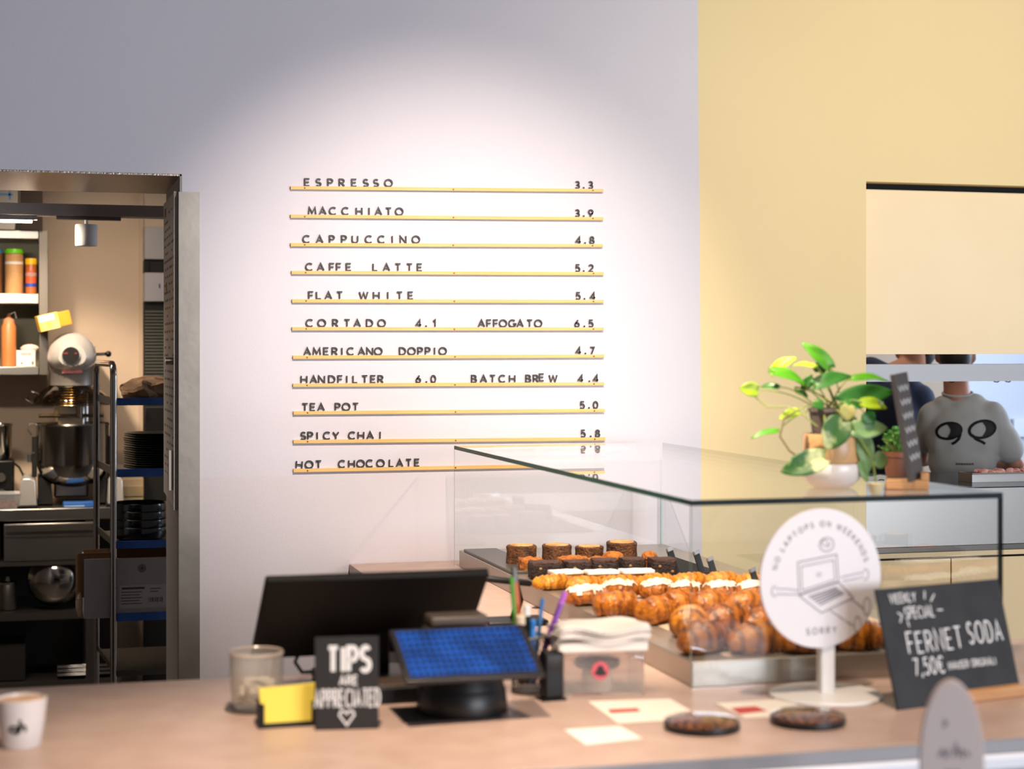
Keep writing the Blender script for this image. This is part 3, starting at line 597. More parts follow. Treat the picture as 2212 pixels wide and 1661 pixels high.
# tips sign
a, bb = onc(680, 1578), onc(818, 1574); ang = math.atan2(bb.y - a.y, bb.x - a.x); wS = (bb - a).length; hS = .171
t = thing('tips_sign', 'upright black card sign with white hand lettering asking for tips', 'sign', (a + bb) / 2, (0, 0, ang))
part('sign_panel', MB().box(-wS / 2, wS / 2, 0, .004, 0, hS), M('sign_black', '#191717', .6), t, bevel=.0008)
part('sign_foot', MB().box(-wS / 2, wS / 2, .004, .05, 0, .004), M('sign_foot', '#1b191a', .6), t)
b = MB(); ex, ey = (1, 0, 0), (0, 0, 1)
write(b, 'TIPS', (.004, -.0003, .108), ex, ey, .044, .2, .2, sx=.6); write(b, 'ARE', (.003, -.0003, .083), ex, ey, .016, .2, .24, sx=.8)
write(b, 'APPRECIATED', (.001, -.0003, .042), ex, ey, .032, .11, .13, sx=.37)
b.stroke([(0, .008), (-.014, .027), (-.011, .034), (-.005, .034), (0, .029), (.005, .034), (.011, .034), (.014, .027)], .0035, lambda x, y, d: (x, -.0003 - d, y), -.0002, .0006, True)
part('lettering', b, CHALKW, t, 'white hand lettering with a heart', smooth=False)
# yellow notes in a black holder
p = onc(621, 1566); t = thing('note_holder', 'black holder with a pad of yellow notes left of the tips sign', 'note holder', p, (0, 0, .03))
part('tray', MB().box(-.058, .055, -.022, .03, 0, .009), BLACK, t, bevel=.001)
for x in (-.052, .047): part('post', MB().box(x - .005, x + .006, -.016, .012, .009, .05), BLACK, t, bevel=.001)
part('note_pad', MB().prism([(-.046, .0095), (.042, .0095), (.042, .046), (.053, .049), (.052, .078), (-.056, .074), (-.054, .047), (-.046, .045)], lambda x, y, d: (x, d, y), -.02, -.010), YEL, t, 'yellow paper notes')
# glass jar
p = onc(554, 1530); t = thing('glass_jar', 'clear glass tumbler holding crumpled white paper at left of the counter things', 'jar', p); r = .0525
gm = glass_mat('jar_glass', '#f2f0ec', .06, .05, .22)
part('jar_wall', MB().lathe([(r * .82, 0), (r * .92, .006), (r * .97, .05), (r, .106), (r * .955, .106), (r * .92, .05), (r * .86, .010), (.002, .008)], 40), gm, t)
part('jar_rim', MB().lathe([(r * .95, .104), (r * 1.01, .104), (r * 1.02, .108), (r * .985, .111), (r * .945, .108)], 40, cap=False), M('rim_glass', '#cfc0b2', .2, alpha=.8), t)
b = MB()
for q in range(5):
    rows = [[Vector((.012 * math.sin(q * 1.3) + x + .006 * mnoise.noise(Vector((x * 90, y * 70, q))), -.012 + q * .006 + .012 * mnoise.noise(Vector((x * 50, y * 50, q * 3.))), .012 + y)) for x in [-.024 + .006 * i for i in range(9)]] for y in [.006 * j for j in range(9 - q)]]
    b.grid(rows)
sol = part('paper_scrap', b, PAPER, t); sol.modifiers.new('thick', 'SOLIDIFY').thickness = .0006
solo('coaster', MB().lathe([(.062, 0), (.062, .0025)], 40), M('slate', '#4b4440', .7), 'thin dark round coaster under the glass tumbler', 'coaster', (p.x, p.y, ZT - .0003)); t.location.z += .0026
# pen cup with pens
p = onc(1143, 1495); cup = thing('pen_cup', 'grey wire mesh pen cup behind the tablet', 'pen cup', p); r, h = .036, .115
b = MB()
for i in range(28):
    for s in (1, -1): b.tube([(r * math.cos(2 * math.pi * (i / 28 + s * .06 * k)), r * math.sin(2 * math.pi * (i / 28 + s * .06 * k)), h * k / 4) for k in range(5)], .0008, 4)
part('mesh_wall', b, STEELD, cup)
part('rim', MB().tube([(r * math.cos(a), r * math.sin(a), h) for a in [2 * math.pi * i / 32 for i in range(32)]], .0035, 8, True), STEEL, cup)
part('cup_base', MB().lathe([(r, 0), (r, .004)], 32), STEELD, cup)
def pen(name, label, px_top, py_top, px_bot, rad, mat, dy=0, tipm=None, cap=None, flat=1):
    top = atY(px_top, py_top, p.y + dy); bot = atY(px_bot, 1478, p.y + dy * .4); d = top - bot
    t = thing(name, label, 'pen', bot, (0, 0, 0), 'pens in the mesh cup'); L = d.length; q = Vector((0, 0, 1)).rotation_difference(d.normalized()).to_matrix().to_4x4()
    part('barrel', MB().lathe([(rad * .3, 0), (rad, .012), (rad, L * .86), (rad * .95, L * .865)], 14, sy=flat).xf(q), mat, t)
    part('cap', MB().lathe([(rad * 1.02, L * .866), (rad * 1.02, L * .985), (rad * .6, L)], 14, sy=flat).xf(q), cap or mat, t)
    return t
PUR = M('purple_plastic', '#7a3a9c', .3); PURL = M('lilac_plastic', '#b96bd0', .3); BLP = M('blue_plastic', '#2f6ea8', .3); GRN = M('green_plastic', '#4f9a33', .4); ORA = M('orange_paint', '#b8612f', .5)
pen('marker', 'thick purple marker leaning right in the pen cup', 1221, 1278, 1150, .0062, PUR, -.008, cap=PURL)
pen('ballpoint_pen', 'thin clear blue pen standing behind the purple marker', 1172, 1292, 1152, .0042, BLP, .012)
pen('pencil', 'green pencil standing at the left of the pen cup', 1105, 1246, 1122, .0042, GRN, .006)
pen('paint_brush', 'flat orange handled blade beside the green pencil', 1110, 1224, 1132, .0065, ORA, .016, cap=STEELD, flat=.4)
pen('felt_marker', 'black marker with pale cap in the middle of the pen cup', 1138, 1306, 1140, .0078, BLACK, -.006, cap=WHITE)
pen('glue_stick', 'short stick with round cream cap in the front of the pen cup', 1124, 1328, 1128, .010, BLACK, -.018, cap=M('cream', '#e2cdb4', .5))
pen('highlighter', 'short bright blue pen beside the purple marker', 1152, 1338, 1148, .006, M('bright_blue', '#2f7fd0', .3), -.02)
# black card terminal
p = onc(1193, 1512); t = thing('card_terminal', 'narrow upright black card terminal between tablet and clear box', 'card terminal', p, (0, 0, .1))
part('body', MB().box(-.021, .021, -.012, .022, .004, .098), BLACK, t, bevel=.005); part('foot', MB().box(-.026, .026, -.014, .03, 0, .004), BLACK, t); part('display', MB().box(-.015, .015, -.0126, -.0118, .06, .09), M('terminal_glass', '#2a2624', .15), t)
# clear box with napkins on top
a, bb = onc(1217, 1510), onc(1392, 1503); ang = math.atan2(bb.y - a.y, bb.x - a.x); wb = (bb - a).length; db, hb = .12, .092
box_o = (a + bb) / 2; t = thing('acrylic_box', 'clear acrylic box with round pink sticker and heap of white napkins on top', 'box', box_o, (0, 0, ang))
acr = glass_mat('acrylic', '#efe9e4', .04, .02, .12)
for nm, q in (('front_wall', (-wb / 2, wb / 2, 0, .003, 0, hb)), ('back_wall', (-wb / 2, wb / 2, db - .003, db, 0, hb)), ('side_wall', (-wb / 2, -wb / 2 + .003, .0031, db - .0031, 0, hb)), ('side_wall', (wb / 2 - .003, wb / 2, .0031, db - .0031, 0, hb))): part(nm, MB().box(*q), acr, t, smooth=False)
part('floor_card', MB().box(-wb / 2 + .0035, wb / 2 - .0035, .0035, db - .0035, .0003, .002), PAPER, t); part('printed_band', MB().box(-.062, .0, .012, .03, .0021, .0024), RED, t, 'red printed band')
part('sticker', MB().lathe([(.0185, 0), (.0185, .0006)], 32, (-.008, -.0001, .054), 'y'), PINK, t, 'round pink sticker')
b = MB().ell((-.008, -.0009, .054), .008, .0005, .011, 12, 8); b.ell((-.014, -.0009, .05), .006, .0005, .005, 10, 6); b.ell((-.001, -.0009, .049), .006, .0005, .005, 10, 6); part('emblem', b, INK, t, 'dark flower mark')
part('lid', MB().box(-wb / 2 - .012, wb / 2 + .006, -.01, db + .008, hb + .0003, hb + .022), M('lid_white', '#efe6dc', .5), t, 'white lid', bevel=.004)
for i in range(6):
    z = hb + .0225 + i * .0036 + (.003 * (i > 2)); q = rnd.uniform(-.006, .006)
    rows = [[(-.095 + q + .19 * u + .004 * math.sin(7 * v + i), -.012 + .125 * v + q, z + .0045 * math.sin(5 * u + 1.7) * math.sin(4 * v + 1) + .0035 * math.sin(9 * u) + (.003 + .006 * u * (1 - u))) for u in [k / 12 for k in range(13)]] for v in [k / 8 for k in range(9)]]
    o = solo('napkin', MB().grid(rows), M('napkin_white', '#f4ece4', .85) if i == 0 else bpy.data.materials['napkin_white'], 'white paper napkin on the clear acrylic box, %s of the loose stack' % ['lowest', 'second from the bottom', 'third from the bottom', 'third from the top', 'second from the top', 'topmost'][i], 'napkin', box_o, (0, 0, ang), 'napkins on the acrylic box')
    o.modifiers.new('thick', 'SOLIDIFY').thickness = .0014
# dish in the box
def bean_dish(loc, label, r=.071, scale=1.0):
    t = thing('bean_dish', label, 'dish', loc, (0, 0, rnd.random()), 'dark round dishes of coffee beans')
    part('dish', MB().lathe([(r * .93, 0), (r, .004), (r, .013), (r * .97, .013), (r * .96, .005), (.003, .004)], 48), M('dish_black', '#15181a', .35), t)
    b = MB(); q = random.Random(3)
    for k in range(150):
        a = q.uniform(0, 6.28); rr = r * .9 * math.sqrt(q.random()); h = .0075 + .006 * (1 - (rr / r) ** 2) * q.uniform(.6, 1)
        n0 = len(b.v); b.ell((0, 0, 0), .0055, .004, .003, 8, 5); b.xf(Matrix.Translation((rr * math.cos(a), rr * math.sin(a), h)) @ Matrix.Rotation(q.uniform(0, 6), 4, 'Z') @ Matrix.Rotation(q.uniform(-.6, .6), 4, 'X'), n0)
    o = part('coffee_beans', b, M('roast_bean', '#7a4724', .45, col2='#96592e', scale=40), t, 'roasted brown coffee beans'); o['kind'] = 'stuff'
    part('glass_cover', MB().lathe([(r * .995, .0132), (r * .98, .0165), (r * .8, .021), (r * .4, .0235), (.002, .024)], 48, cap=False), glass_mat('cover_glass', '#f2ece6', .05), t)
    return t
bean_dish(onc(1516, 1574), 'round dark dish of coffee beans under clear cover, left of the other bean dish')
bean_dish(onc(1745, 1562), 'round dish of dark coffee beans under clear cover, in front of the round sign')
bean_dish(Vector((box_o.x + .005, box_o.y + .062, ZT + .052)), 'small dark dish of beans inside the clear acrylic box', .047)
solo('cup_lid_stack', MB().lathe([(.03, 0), (.032, .012), (.03, .014), (.032, .03), (.03, .0488)], 32), WHITE, 'short white stack of lids under the dish in the acrylic box', 'lids', (box_o.x + .005, box_o.y + .062, ZT + .0028))
# printed cards
def card(cs, label, red=None, mat=PAPER, marks=None):
    P = [onc(*q) for q in cs]; c = sum(P, Vector()) / 4; t = thing('printed_card', label, 'card', c, group='printed cards on the counter')
    part('card_sheet', MB().prism([(q.x - c.x, q.y - c.y) for q in P], lambda x, y, d: (x, y, d), 0, .0008), mat, t, smooth=False)
    if red: Q = [onc(*q) for q in red]; part('printed_band', MB().prism([(q.x - c.x, q.y - c.y) for q in Q], lambda x, y, d: (x, y, d), .0009, .0012), RED, t, 'red printed band', smooth=False)
    if marks: part('printed_lines', write(MB(), marks, (0, -.006, .0009), (1, -.1, 0), (.1, 1, 0), .011, .12, .3), INKG, t, smooth=False)
card([(1270, 1516), (1447, 1510), (1522, 1553), (1335, 1563)], 'cream card with red band lying in front of the acrylic box', [(1312, 1534), (1376, 1531), (1384, 1538), (1320, 1542)])
card([(1545, 1520), (1690, 1510), (1775, 1545), (1610, 1552)], 'cream leaflet with red panel lying in front of the round sign', [(1578, 1531), (1632, 1527), (1658, 1537), (1598, 1544)])
card([(1218, 1577), (1338, 1569), (1388, 1596), (1265, 1610)], 'small white business card near the counter edge', None, WHITEM, '...')
# round sign on a foot
p = onc(1780, 1501); p.y -= .008; ang = -YAW + .0; t = thing('round_sign', 'round white sign with laptop drawing on a white post and round foot', 'sign', p)
part('foot', MB().lathe([(.114, 0), (.115, .003), (.112, .006), (.02, .008)], 56), WHITE, t)
part('post', MB().box(-.0155, .0155, -.012, .012, .006, .115), WHITE, t, bevel=.003)
zc = atY(1775, 1248, p.y - .012).z - ZT; rS = .141
Ms = Matrix.Translation((atY(1773, 1248, p.y - .015).x - p.x, -.018, zc)) @ Matrix.Rotation(R(6), 4, 'Z')
disc = part('sign_disc', MB().lathe([(rS - .001, 0), (rS, .001), (rS, .005), (rS - .001, .006)], 72, (0, .006, 0), 'y').xf(Ms), M('sign_white', '#e6e0e2', .45), t)
b = MB(); fs = lambda x, y, d: Ms @ Vector((x, -.0003 - d, y))
def arc_text(s, rad, a0, a1, h, wd):
    tot = text_width(s, .45); x = 0
    for ch in s:
        if ch == ' ': x += .4 + .3; continue
        a = R(a0 + (a1 - a0) * (x + G[ch][0] / 2) / (tot + 1.5)); ca, sa = math.cos(a), math.sin(a)
        glyph(b, ch, wd, lambda u, v, d, g=G[ch][0]: fs(ca * (rad + v * h) + sa * (u - g / 2) * h, sa * (rad + v * h) - ca * (u - g / 2) * h, d), -.0001, .0005); x += G[ch][0] + .45
arc_text('NO LAPTOPS ON WEEKENDS', .105, 168, 12, .0105, .17)
part('rim_lettering', b, INKG, t, 'grey printed words around the rim', smooth=False); b = MB()
write(b, 'SORRY', Ms @ Vector((0, -.0003, -.112)), Ms.to_3x3() @ Vector((1, 0, 0)), (0, 0, 1), .012, .17, .6, th=.0005)
part('lower_word', b, INKG, t, 'grey printed word below the drawing', smooth=False)
b = MB(); ln = lambda pl, cl=False, wd=.0016: b.stroke(pl, wd, fs, -.0001, .0005, cl)
ln([(-.055, .035), (.035, .047), (.04, -.008), (-.052, -.03)], True, .002); ln([(-.047, .026), (.028, .036), (.032, -.004), (-.045, -.022)], True)
ln([(-.052, -.032), (.04, -.01), (.075, -.043), (.0, -.07)], True, .002)
for i in range(5):
    k = i / 5; ln([(-.03 + .032 * k, -.036 - .022 * k), (.035 + .022 * k, -.02 - .015 * k)], False, .003)
ln([(-.055, -.022), (-.075, -.018), (-.105, -.016)]); ln([(-.055, -.03), (-.085, -.028), (-.105, -.026)]); ln(arc(-.108, -.021, .007, .01, 60, 300, 10))
ln([(.045, .0), (.07, .004), (.1, .008)]); ln([(.05, -.008), (.085, -.004), (.1, -.001)]); ln(arc(.103, .003, .008, .011, -120, 120, 10))
ln([(.02, -.066), (.05, -.085), (.075, -.1)]); ln([(.07, -.045), (.09, -.06), (.1, -.068)]); ln(arc(.085, -.098, .008, .016, 0, 360, 14)); ln(arc(.107, -.062, .008, .018, 0, 360, 14))
ln(arc(.012, .068, .017, .014, 0, 360, 18)); ln(arc(.006, .072, .006, .006, 20, 300, 10)); ln([(.016, .074), (.012, .062), (.022, .07)])
ln(arc(-.006, .008, .005, .004, 0, 360, 10), wd=.001)
part('drawing', b, INKG, t, 'fine line drawing of a laptop with arms and legs', smooth=False)
# blackboard with the special
BLc, BRc = onc(1940, 1535), onc(2207, 1500); ex = (BRc - BLc).normalized(); nrm = Vector((-ex.y, ex.x, 0)); lean = .066
TLc = atY(1905, 1272, BLc.y + lean); hB = TLc.z - BLc.z; wB = (BRc - BLc).length; ang = math.atan2(ex.y, ex.x)
t = thing('special_board', 'square blackboard with chalked weekly special leaning in a wooden foot', 'blackboard', (BLc + BRc) / 2, (0, 0, ang)); la = math.atan2(lean, hB)
Mb = Matrix.Rotation(-la, 4, 'X'); Hl = math.hypot(hB, lean)
part('board', MB().box(-wB / 2, wB / 2, 0, .006, 0, Hl).xf(Mb), CHALK, t, bevel=.001)
b = MB(); exl, eyl = Vector((1, 0, 0)), (Mb @ Vector((0, 0, 1))); P = lambda x, z: Mb @ Vector((x, -.0002, z)); q = random.Random(2)
fb = lambda x, y, d: Mb @ Vector((x, -.0002 - d, y))
STAR = ([(-.030, .228), (-.026, .244)], [(-.015, .222), (-.002, .236)], [(-.002, .204), (.012, .203)], [(-.106, .206), (-.096, .2), (-.104, .186)], [(-.085, .188), (-.083, .176)])
write(b, 'WEEKLY', P(-.100, .207), exl, eyl, .018, .12, .2, sx=.7, jit=.04, r=q, align='c'); write(b, 'SPECIAL', P(-.064, .174), exl, eyl, .022, .11, .18, sx=.62, jit=.04, r=q)
for pl in STAR: b.stroke(pl, .0025, lambda x, y, d: fb(x - .014, y - .018, d), -.0002, .0006)
part('chalk_heading', b, CHALKW, t, 'white chalk heading with rays', smooth=False); b = MB()
write(b, 'FERNET', P(-.038, .106), exl, eyl, .041, .085, .24, sx=.64, jit=.03, r=q)
part('chalk_word', b, CHALKW, t, 'large white chalk first word', smooth=False); b = MB(); write(b, 'SODA', P(.098, .112), exl, eyl, .041, .085, .22, sx=.52, jit=.03, r=q); 
part('chalk_word', b, CHALKW, t, 'large white chalk second word', smooth=False); b = MB()
write(b, '7,50€', P(-.066, .062), exl, eyl, .031, .1, .2, sx=.66, jit=.04, r=q); part('chalk_price', b, CHALKW, t, 'white chalk price', smooth=False); b = MB(); write(b, '(HAUSER ORIGINAL)', P(.048, .066), exl, eyl, .0145, .12, .2, sx=.6, jit=.03, r=q)
part('chalk_note', b, CHALKW, t, 'small chalk note in brackets', smooth=False)
part('wooden_foot', MB().box(-.068, wB / 2 - .004, -.018, .05, .0, .022), WOOD, t, 'pale wooden foot', bevel=.003); t.location.z += .0
# cup of coffee
p = onc(46, 1620); p.y += .03; t = thing('coffee_cup', 'white handleless coffee cup with black logo at the left edge of the counter', 'cup', p, (0, 0, -.15)); r = .0445
part('cup_body', MB().lathe([(r * .72, 0), (r * .76, .003), (r * .9, .045), (r, .086), (r * .95, .0865), (r * .87, .05), (r * .7, .008), (.002, .007)], 48), M('porcelain', '#e9e2de', .25, spec=.6), t)
part('coffee', MB().lathe([(r * .955, .080), (r * .9, .0815), (r * .5, .0812), (.002, .081)], 40), M('coffee_foam', '#c98a4c', .5, col2='#e6cdb0', scale=30), t, 'tan coffee foam')
b = MB(); lg = [[(0, .0), (-.35, -.25), (-.7, 0), (-.5, .35), (-.05, .3), (-.02, -.25), (.25, .1)], [(.2, 1.0), (.15, -.2)], [(.17, .15), (.42, .45), (.62, .25), (.62, -.15)]]
def curve_on_cup(x, y, d): a = x / .04; rr = r * (.9 + (y - .045) * 2.3) + .0004 + d; return (rr * math.sin(a), -rr * math.cos(a), y)
for pl in lg: b.stroke([(x * .021, .036 + y * .019) for x, y in [(pl[i // 4][0] * (1 - i % 4 / 4) + pl[min(i // 4 + 1, len(pl) - 1)][0] * (i % 4 / 4), pl[i // 4][1] * (1 - i % 4 / 4) + pl[min(i // 4 + 1, len(pl) - 1)][1] * (i % 4 / 4)) for i in range(4 * (len(pl) - 1) + 1)]], .0045, curve_on_cup, 0, .0004)
part('logo', b, MATT, t, 'black script mark', smooth=False)
# nearest sign at lower right, on a slim floor stand
Yn = 2.32; c = atY(2057, 1640, Yn); t = thing('paddle_sign', 'pinkish grey rounded sign with faint print rising before the counter at lower right', 'sign', (c.x, c.y, 0), (0, 0, -.4))
hw, hh = .0475, .16
poly = [(hw * math.cos(a) * (1 if math.sin(a) > 0 else 1), hh * math.sin(a) * (.78 if math.sin(a) > 0 else 1)) for a in [2 * math.pi * i / 48 for i in range(48)]]
zc = atY(2057, 1471, Yn).z - hh * .78
part('panel', MB().prism(poly, lambda x, y, d: (x, d, y + zc), 0, .02), M('blush_board', '#dac6bf', .55), t, bevel=.001)
b = MB(); fs2 = lambda x, y, d: (x, -.0003 - d, y + zc)
for pl in ([(-.013, .055), (-.008, .062), (-.013, .066)], [(-.02, .01), (-.014, .02), (-.009, .01), (-.004, .022)], [(.002, .01), (.006, .03), (.01, .012)], [(.014, .024), (.016, .008)], [(.02, .02), (.026, .012)], [(-.012, -.012), (.012, -.012)]): b.stroke(pl, .004, fs2, -.0002, .0005)
part('print', b, INKG, t, 'faint dark print', smooth=False)
part('stem', MB().cyl((0, .010, .012), .008, zc - hh - .002, 16), STEELD, t); part('foot', MB().lathe([(.13, 0), (.13, .008), (.02, .014)], 40), STEELD, t)
# barcode scanner behind the monitor on the back counter
p = Vector((1.13, 4.25, ZT)); t = thing('barcode_scanner', 'black scanner arm on the back counter right of the till monitor', 'scanner', p)
part('head', MB().box(-.07, .06, -.02, .02, .105, .120).xf(Matrix.Rotation(R(8), 4, 'Y')), BLACK, t, bevel=.006); part('arm', MB().tube([(.03, 0, .12), (.045, 0, .06), (.03, 0, .012)], .011, 10), BLACK, t); part('foot', MB().box(-.05, .11, -.05, .05, 0, .014), BLACK, t, bevel=.004)
# ------------------------------------------------------------------ kitchen seen through the doorway
YB = 8.16                                                       # front plane of the bench
KP = 8.33                                                       # plane of the mixer
# workbench
x0, _, zt, _ = rect(-60, 1097, 300, 1097, YB); bx0, bx1 = atY(-150, 1100, YB).x, atY(262, 1100, YB).x; BT = .93
t = thing('work_bench', 'long stainless steel kitchen bench with drawer and open shelves', 'bench', ((bx0 + bx1) / 2, YB + .29, 0)); X = (bx0 + bx1) / 2
wb2 = (bx1 - bx0) / 2
part('bench_top', MB().box(-wb2, wb2, -.29, .29, BT - .055, BT), STEEL, t, bevel=.004)
BX = lambda a, b_, c, d, Y=YB: (lambda q: (q[0] - X, q[1] - X, q[2], q[3]))(rect(a, b_, c, d, Y))
a = BX(8, 1130, 214, 1210); dr = part('drawer', MB().box(a[0], a[1], -.285, .2, a[2], a[3]), STEEL, t, bevel=.003)
part('drawer_grip', MB().box(a[0] + .01, a[1] - .01, -.30, -.285, a[3] - .035, a[3] - .006).box(a[0] + .004, a[1] - .004, -.289, -.285, a[3] - .062, a[3] - .055), STEELD, dr)
for (pa, pb, nm) in ((1212, 1223, 'shelf'), (1324, 1341, 'shelf'), (1476, 1490, 'shelf')):
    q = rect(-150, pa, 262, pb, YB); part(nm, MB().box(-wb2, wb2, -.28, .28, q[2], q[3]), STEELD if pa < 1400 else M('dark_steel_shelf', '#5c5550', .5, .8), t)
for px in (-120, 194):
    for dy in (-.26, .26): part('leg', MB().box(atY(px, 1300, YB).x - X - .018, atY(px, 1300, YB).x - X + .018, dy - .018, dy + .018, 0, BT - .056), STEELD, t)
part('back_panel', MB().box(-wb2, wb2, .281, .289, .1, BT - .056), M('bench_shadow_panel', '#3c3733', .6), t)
part('divider', MB().box(bx0 - X + .28, bx0 - X + .30, -.27, .28, .69, BT - .056), MATT, t)
# planetary mixer
sc = 1 / 458.0; o = atY(155, 1092, KP); o.z = BT + .0005; O = o
def mx(px, py): return ((px - 155) * sc, (1092 - py) * sc)
t = thing('planetary_mixer', 'large silver planetary mixer with steel bowl and raised wire guard on the bench', 'mixer', o)
SILV = M('silver_paint', '#d9d4cd', .28, .55)
hx, hz = mx(155, 775)
b = MB(); rows = []
for i in range(15):
    u = i / 14; y = -.16 + .52 * u; rr = .112 * (1 - (max(0, .18 - u) / .18) ** 2 * .45) * (1 - .12 * max(0, u - .6) / .4)
    rows.append([(rr * 1.0 * math.cos(a), y, hz + (rr * 1.08 * math.sin(a) if math.sin(a) > 0 else rr * .62 * math.sin(a))) for a in [2 * math.pi * k / 32 for k in range(32)]])
part('motor_head', b.grid(rows, True, True), SILV, t)
lgo = part('badge', MB().lathe([(.042, 0), (.042, .02), (.040, .022)], 32, (mx(152, 770)[0], -.152, mx(152, 770)[1]), 'y'), M('badge_rim', '#d8d4ce', .25, .7), t)
b = MB().lathe([(.0385, .0222), (.0385, .024)], 32, (mx(152, 770)[0], -.152, mx(152, 770)[1]), 'y'); part('badge_face', b, MATT, lgo, 'black round badge face')
o_ = (mx(141, 770)[0], -.1766, mx(152, 767)[1])
part('badge_print', write(write(MB(), 'SPAR', o_, (1, 0, 0), (0, 0, 1), .007, .2, .3, sx=.7), 'IIIII', (mx(162, 770)[0], -.1766, o_[2] + .001), (1, 0, 0), (0, 0, 1), .005, .3, .3), M('badge_red', '#8f2a26', .6), lgo, 'red and grey badge print', smooth=False)
part('collar', MB().lathe([(.100, mx(0, 834)[1]), (.100, mx(0, 806)[1]), (.108, mx(0, 800)[1]), (.112, mx(0, 778)[1])], 36), M('collar_grey', '#8f877f', .4, .6), t)
part('warning_strip', MB().box(-.045, .045, -.1125, -.105, mx(0, 808)[1], mx(0, 799)[1]), M('faded_red', '#b8675f', .5), t, 'faded red strip')
part('drive_hub', MB().lathe([(.07, mx(0, 852)[1]), (.085, mx(0, 834)[1])], 32), STEELD, t)
gt, gb = mx(0, 832)[1], mx(0, 876)[1]
b = MB()
for k in range(9):
    u = k / 8; r_ = .085 + .092 * math.sin(u * 1.5); b.tube([(r_ * math.cos(a), r_ * math.sin(a), gt + (gb - gt) * u) for a in [2 * math.pi * i / 40 for i in range(40)]], .0022, 6, True)
for i in range(20):
    a = 2 * math.pi * i / 20; b.tube([((.085 + .092 * math.sin(u * 1.5)) * math.cos(a), (.085 + .092 * math.sin(u * 1.5)) * math.sin(a), gt + (gb - gt) * u) for u in [j / 6 for j in range(7)]], .0018, 5)
part('wire_guard', b, STEELP, t)
part('guard_shell', MB().lathe([(.09 + .092 * math.sin(u * 1.5), gt + .002 + (gb - gt) * u) for u in [j / 6 for j in range(7)]], 40, cap=False), glass_mat('smoked_plastic', '#b09a72', .06), t, 'smoked brown guard')
q = mx(60, 860); part('guard_handle', MB().tube([(mx(86, 853)[0], -.05, mx(0, 853)[1]), (mx(70, 846)[0], -.08, mx(0, 846)[1]), (mx(61, 862)[0], -.08, mx(0, 862)[1]), (mx(78, 874)[0], -.05, mx(0, 873)[1])], .006, 8), CHROME, t)
part('tool_shaft', MB().cyl((mx(170, 0)[0], -.02, mx(0, 905)[1]), .014, .12, 16), STEELD, t)
part('tool_coupling', MB().cyl((mx(174, 0)[0], -.03, mx(0, 868)[1]), .028, .05, 16), M('coupling', '#7b7169', .4, .5), t)
part('column', MB().box(-.062, .062, .13, .36, mx(0, 1000)[1], mx(0, 880)[1]).box(-.08, .08, .16, .36, .02, mx(0, 800)[1]), SILV, t, bevel=.01)
part('cross_bar', MB().cyl((-.15, .12, mx(0, 902)[1]), .009, .3, 10, 'x'), STEELD, t)
bw = part('bowl', MB().lathe([(.169, mx(0, 916)[1]), (.172, mx(0, 919)[1]), (.167, mx(0, 923)[1]), (.166, mx(0, 1000)[1]), (.150, mx(0, 1027)[1]), (.11, mx(0, 1044)[1]), (.05, mx(0, 1052)[1]), (.002, mx(0, 1053)[1])], 56, (mx(157, 0)[0], 0, 0), cap=False), STEELP, t, 'polished steel bowl')
part('bowl_handle', MB().tube([(mx(80, 0)[0], -.02, mx(0, 917)[1]), (mx(68, 0)[0], -.03, mx(0, 917)[1]), (mx(64, 0)[0], -.03, mx(0, 928)[1]), (mx(72, 0)[0], -.03, mx(0, 940)[1])], .005, 8), STEELD, bw)
for s_, pa in ((-1, 77), (1, 236)): part('bowl_bracket', MB().box(mx(pa - 5, 0)[0], mx(pa + 6, 0)[0], -.03, .02, mx(0, 1030)[1], mx(0, 945)[1]), MATT, t)
part('latch', MB().cyl((mx(68, 0)[0], -.03, mx(0, 998)[1]), .011, .035, 12), STEEL, t); part('latch_bar', MB().box(mx(60, 0)[0], mx(78, 0)[0], -.034, -.026, mx(0, 980)[1], mx(0, 977)[1]), STEEL, t)
for pa, pb in ((46, 83), (228, 262)):
    xa, xb = mx(pa, 0)[0], mx(pb, 0)[0]; part('foot', MB().prism([(xa, .012), (xb, .012), (xb - .008, .125), (xb - .03, .138), (xa + .02, .138), (xa + .006, .12)], lambda x, y, d: (x, d, y), -.16, .18), SILV, t, bevel=.004)
    part('foot_pad', MB().box(xa - .006, xb + .006, -.17, .19, 0, .0119), MATT, t)
part('yoke', MB().prism([(mx(84, 0)[0], .012), (mx(116, 0)[0], .012), (mx(112, 0)[0], .10), (mx(92, 0)[0], .135), (mx(84, 0)[0], .13)], lambda x, y, d: (x, d, y), -.06, .3), MATT, t, 'black lower yoke')
part('yoke', MB().prism([(mx(226, 0)[0], .012), (mx(212, 0)[0], .012), (mx(214, 0)[0], .11), (mx(226, 0)[0], .15)], lambda x, y, d: (x, d, y), -.06, .3), MATT, t, 'black lower yoke')
part('lever', MB().tube([(.1, -.03, mx(0, 768)[1]), (mx(224, 0)[0], -.06, mx(0, 767)[1])], .008, 10).cyl((.095, -.035, mx(0, 782)[1]), .012, .07, 12), STEELP, t)
part('lever_knob', MB().ell((mx(231, 0)[0], -.062, mx(0, 767)[1]), .0145, .0145, .0145), BLACK, t, 'black ball knob')
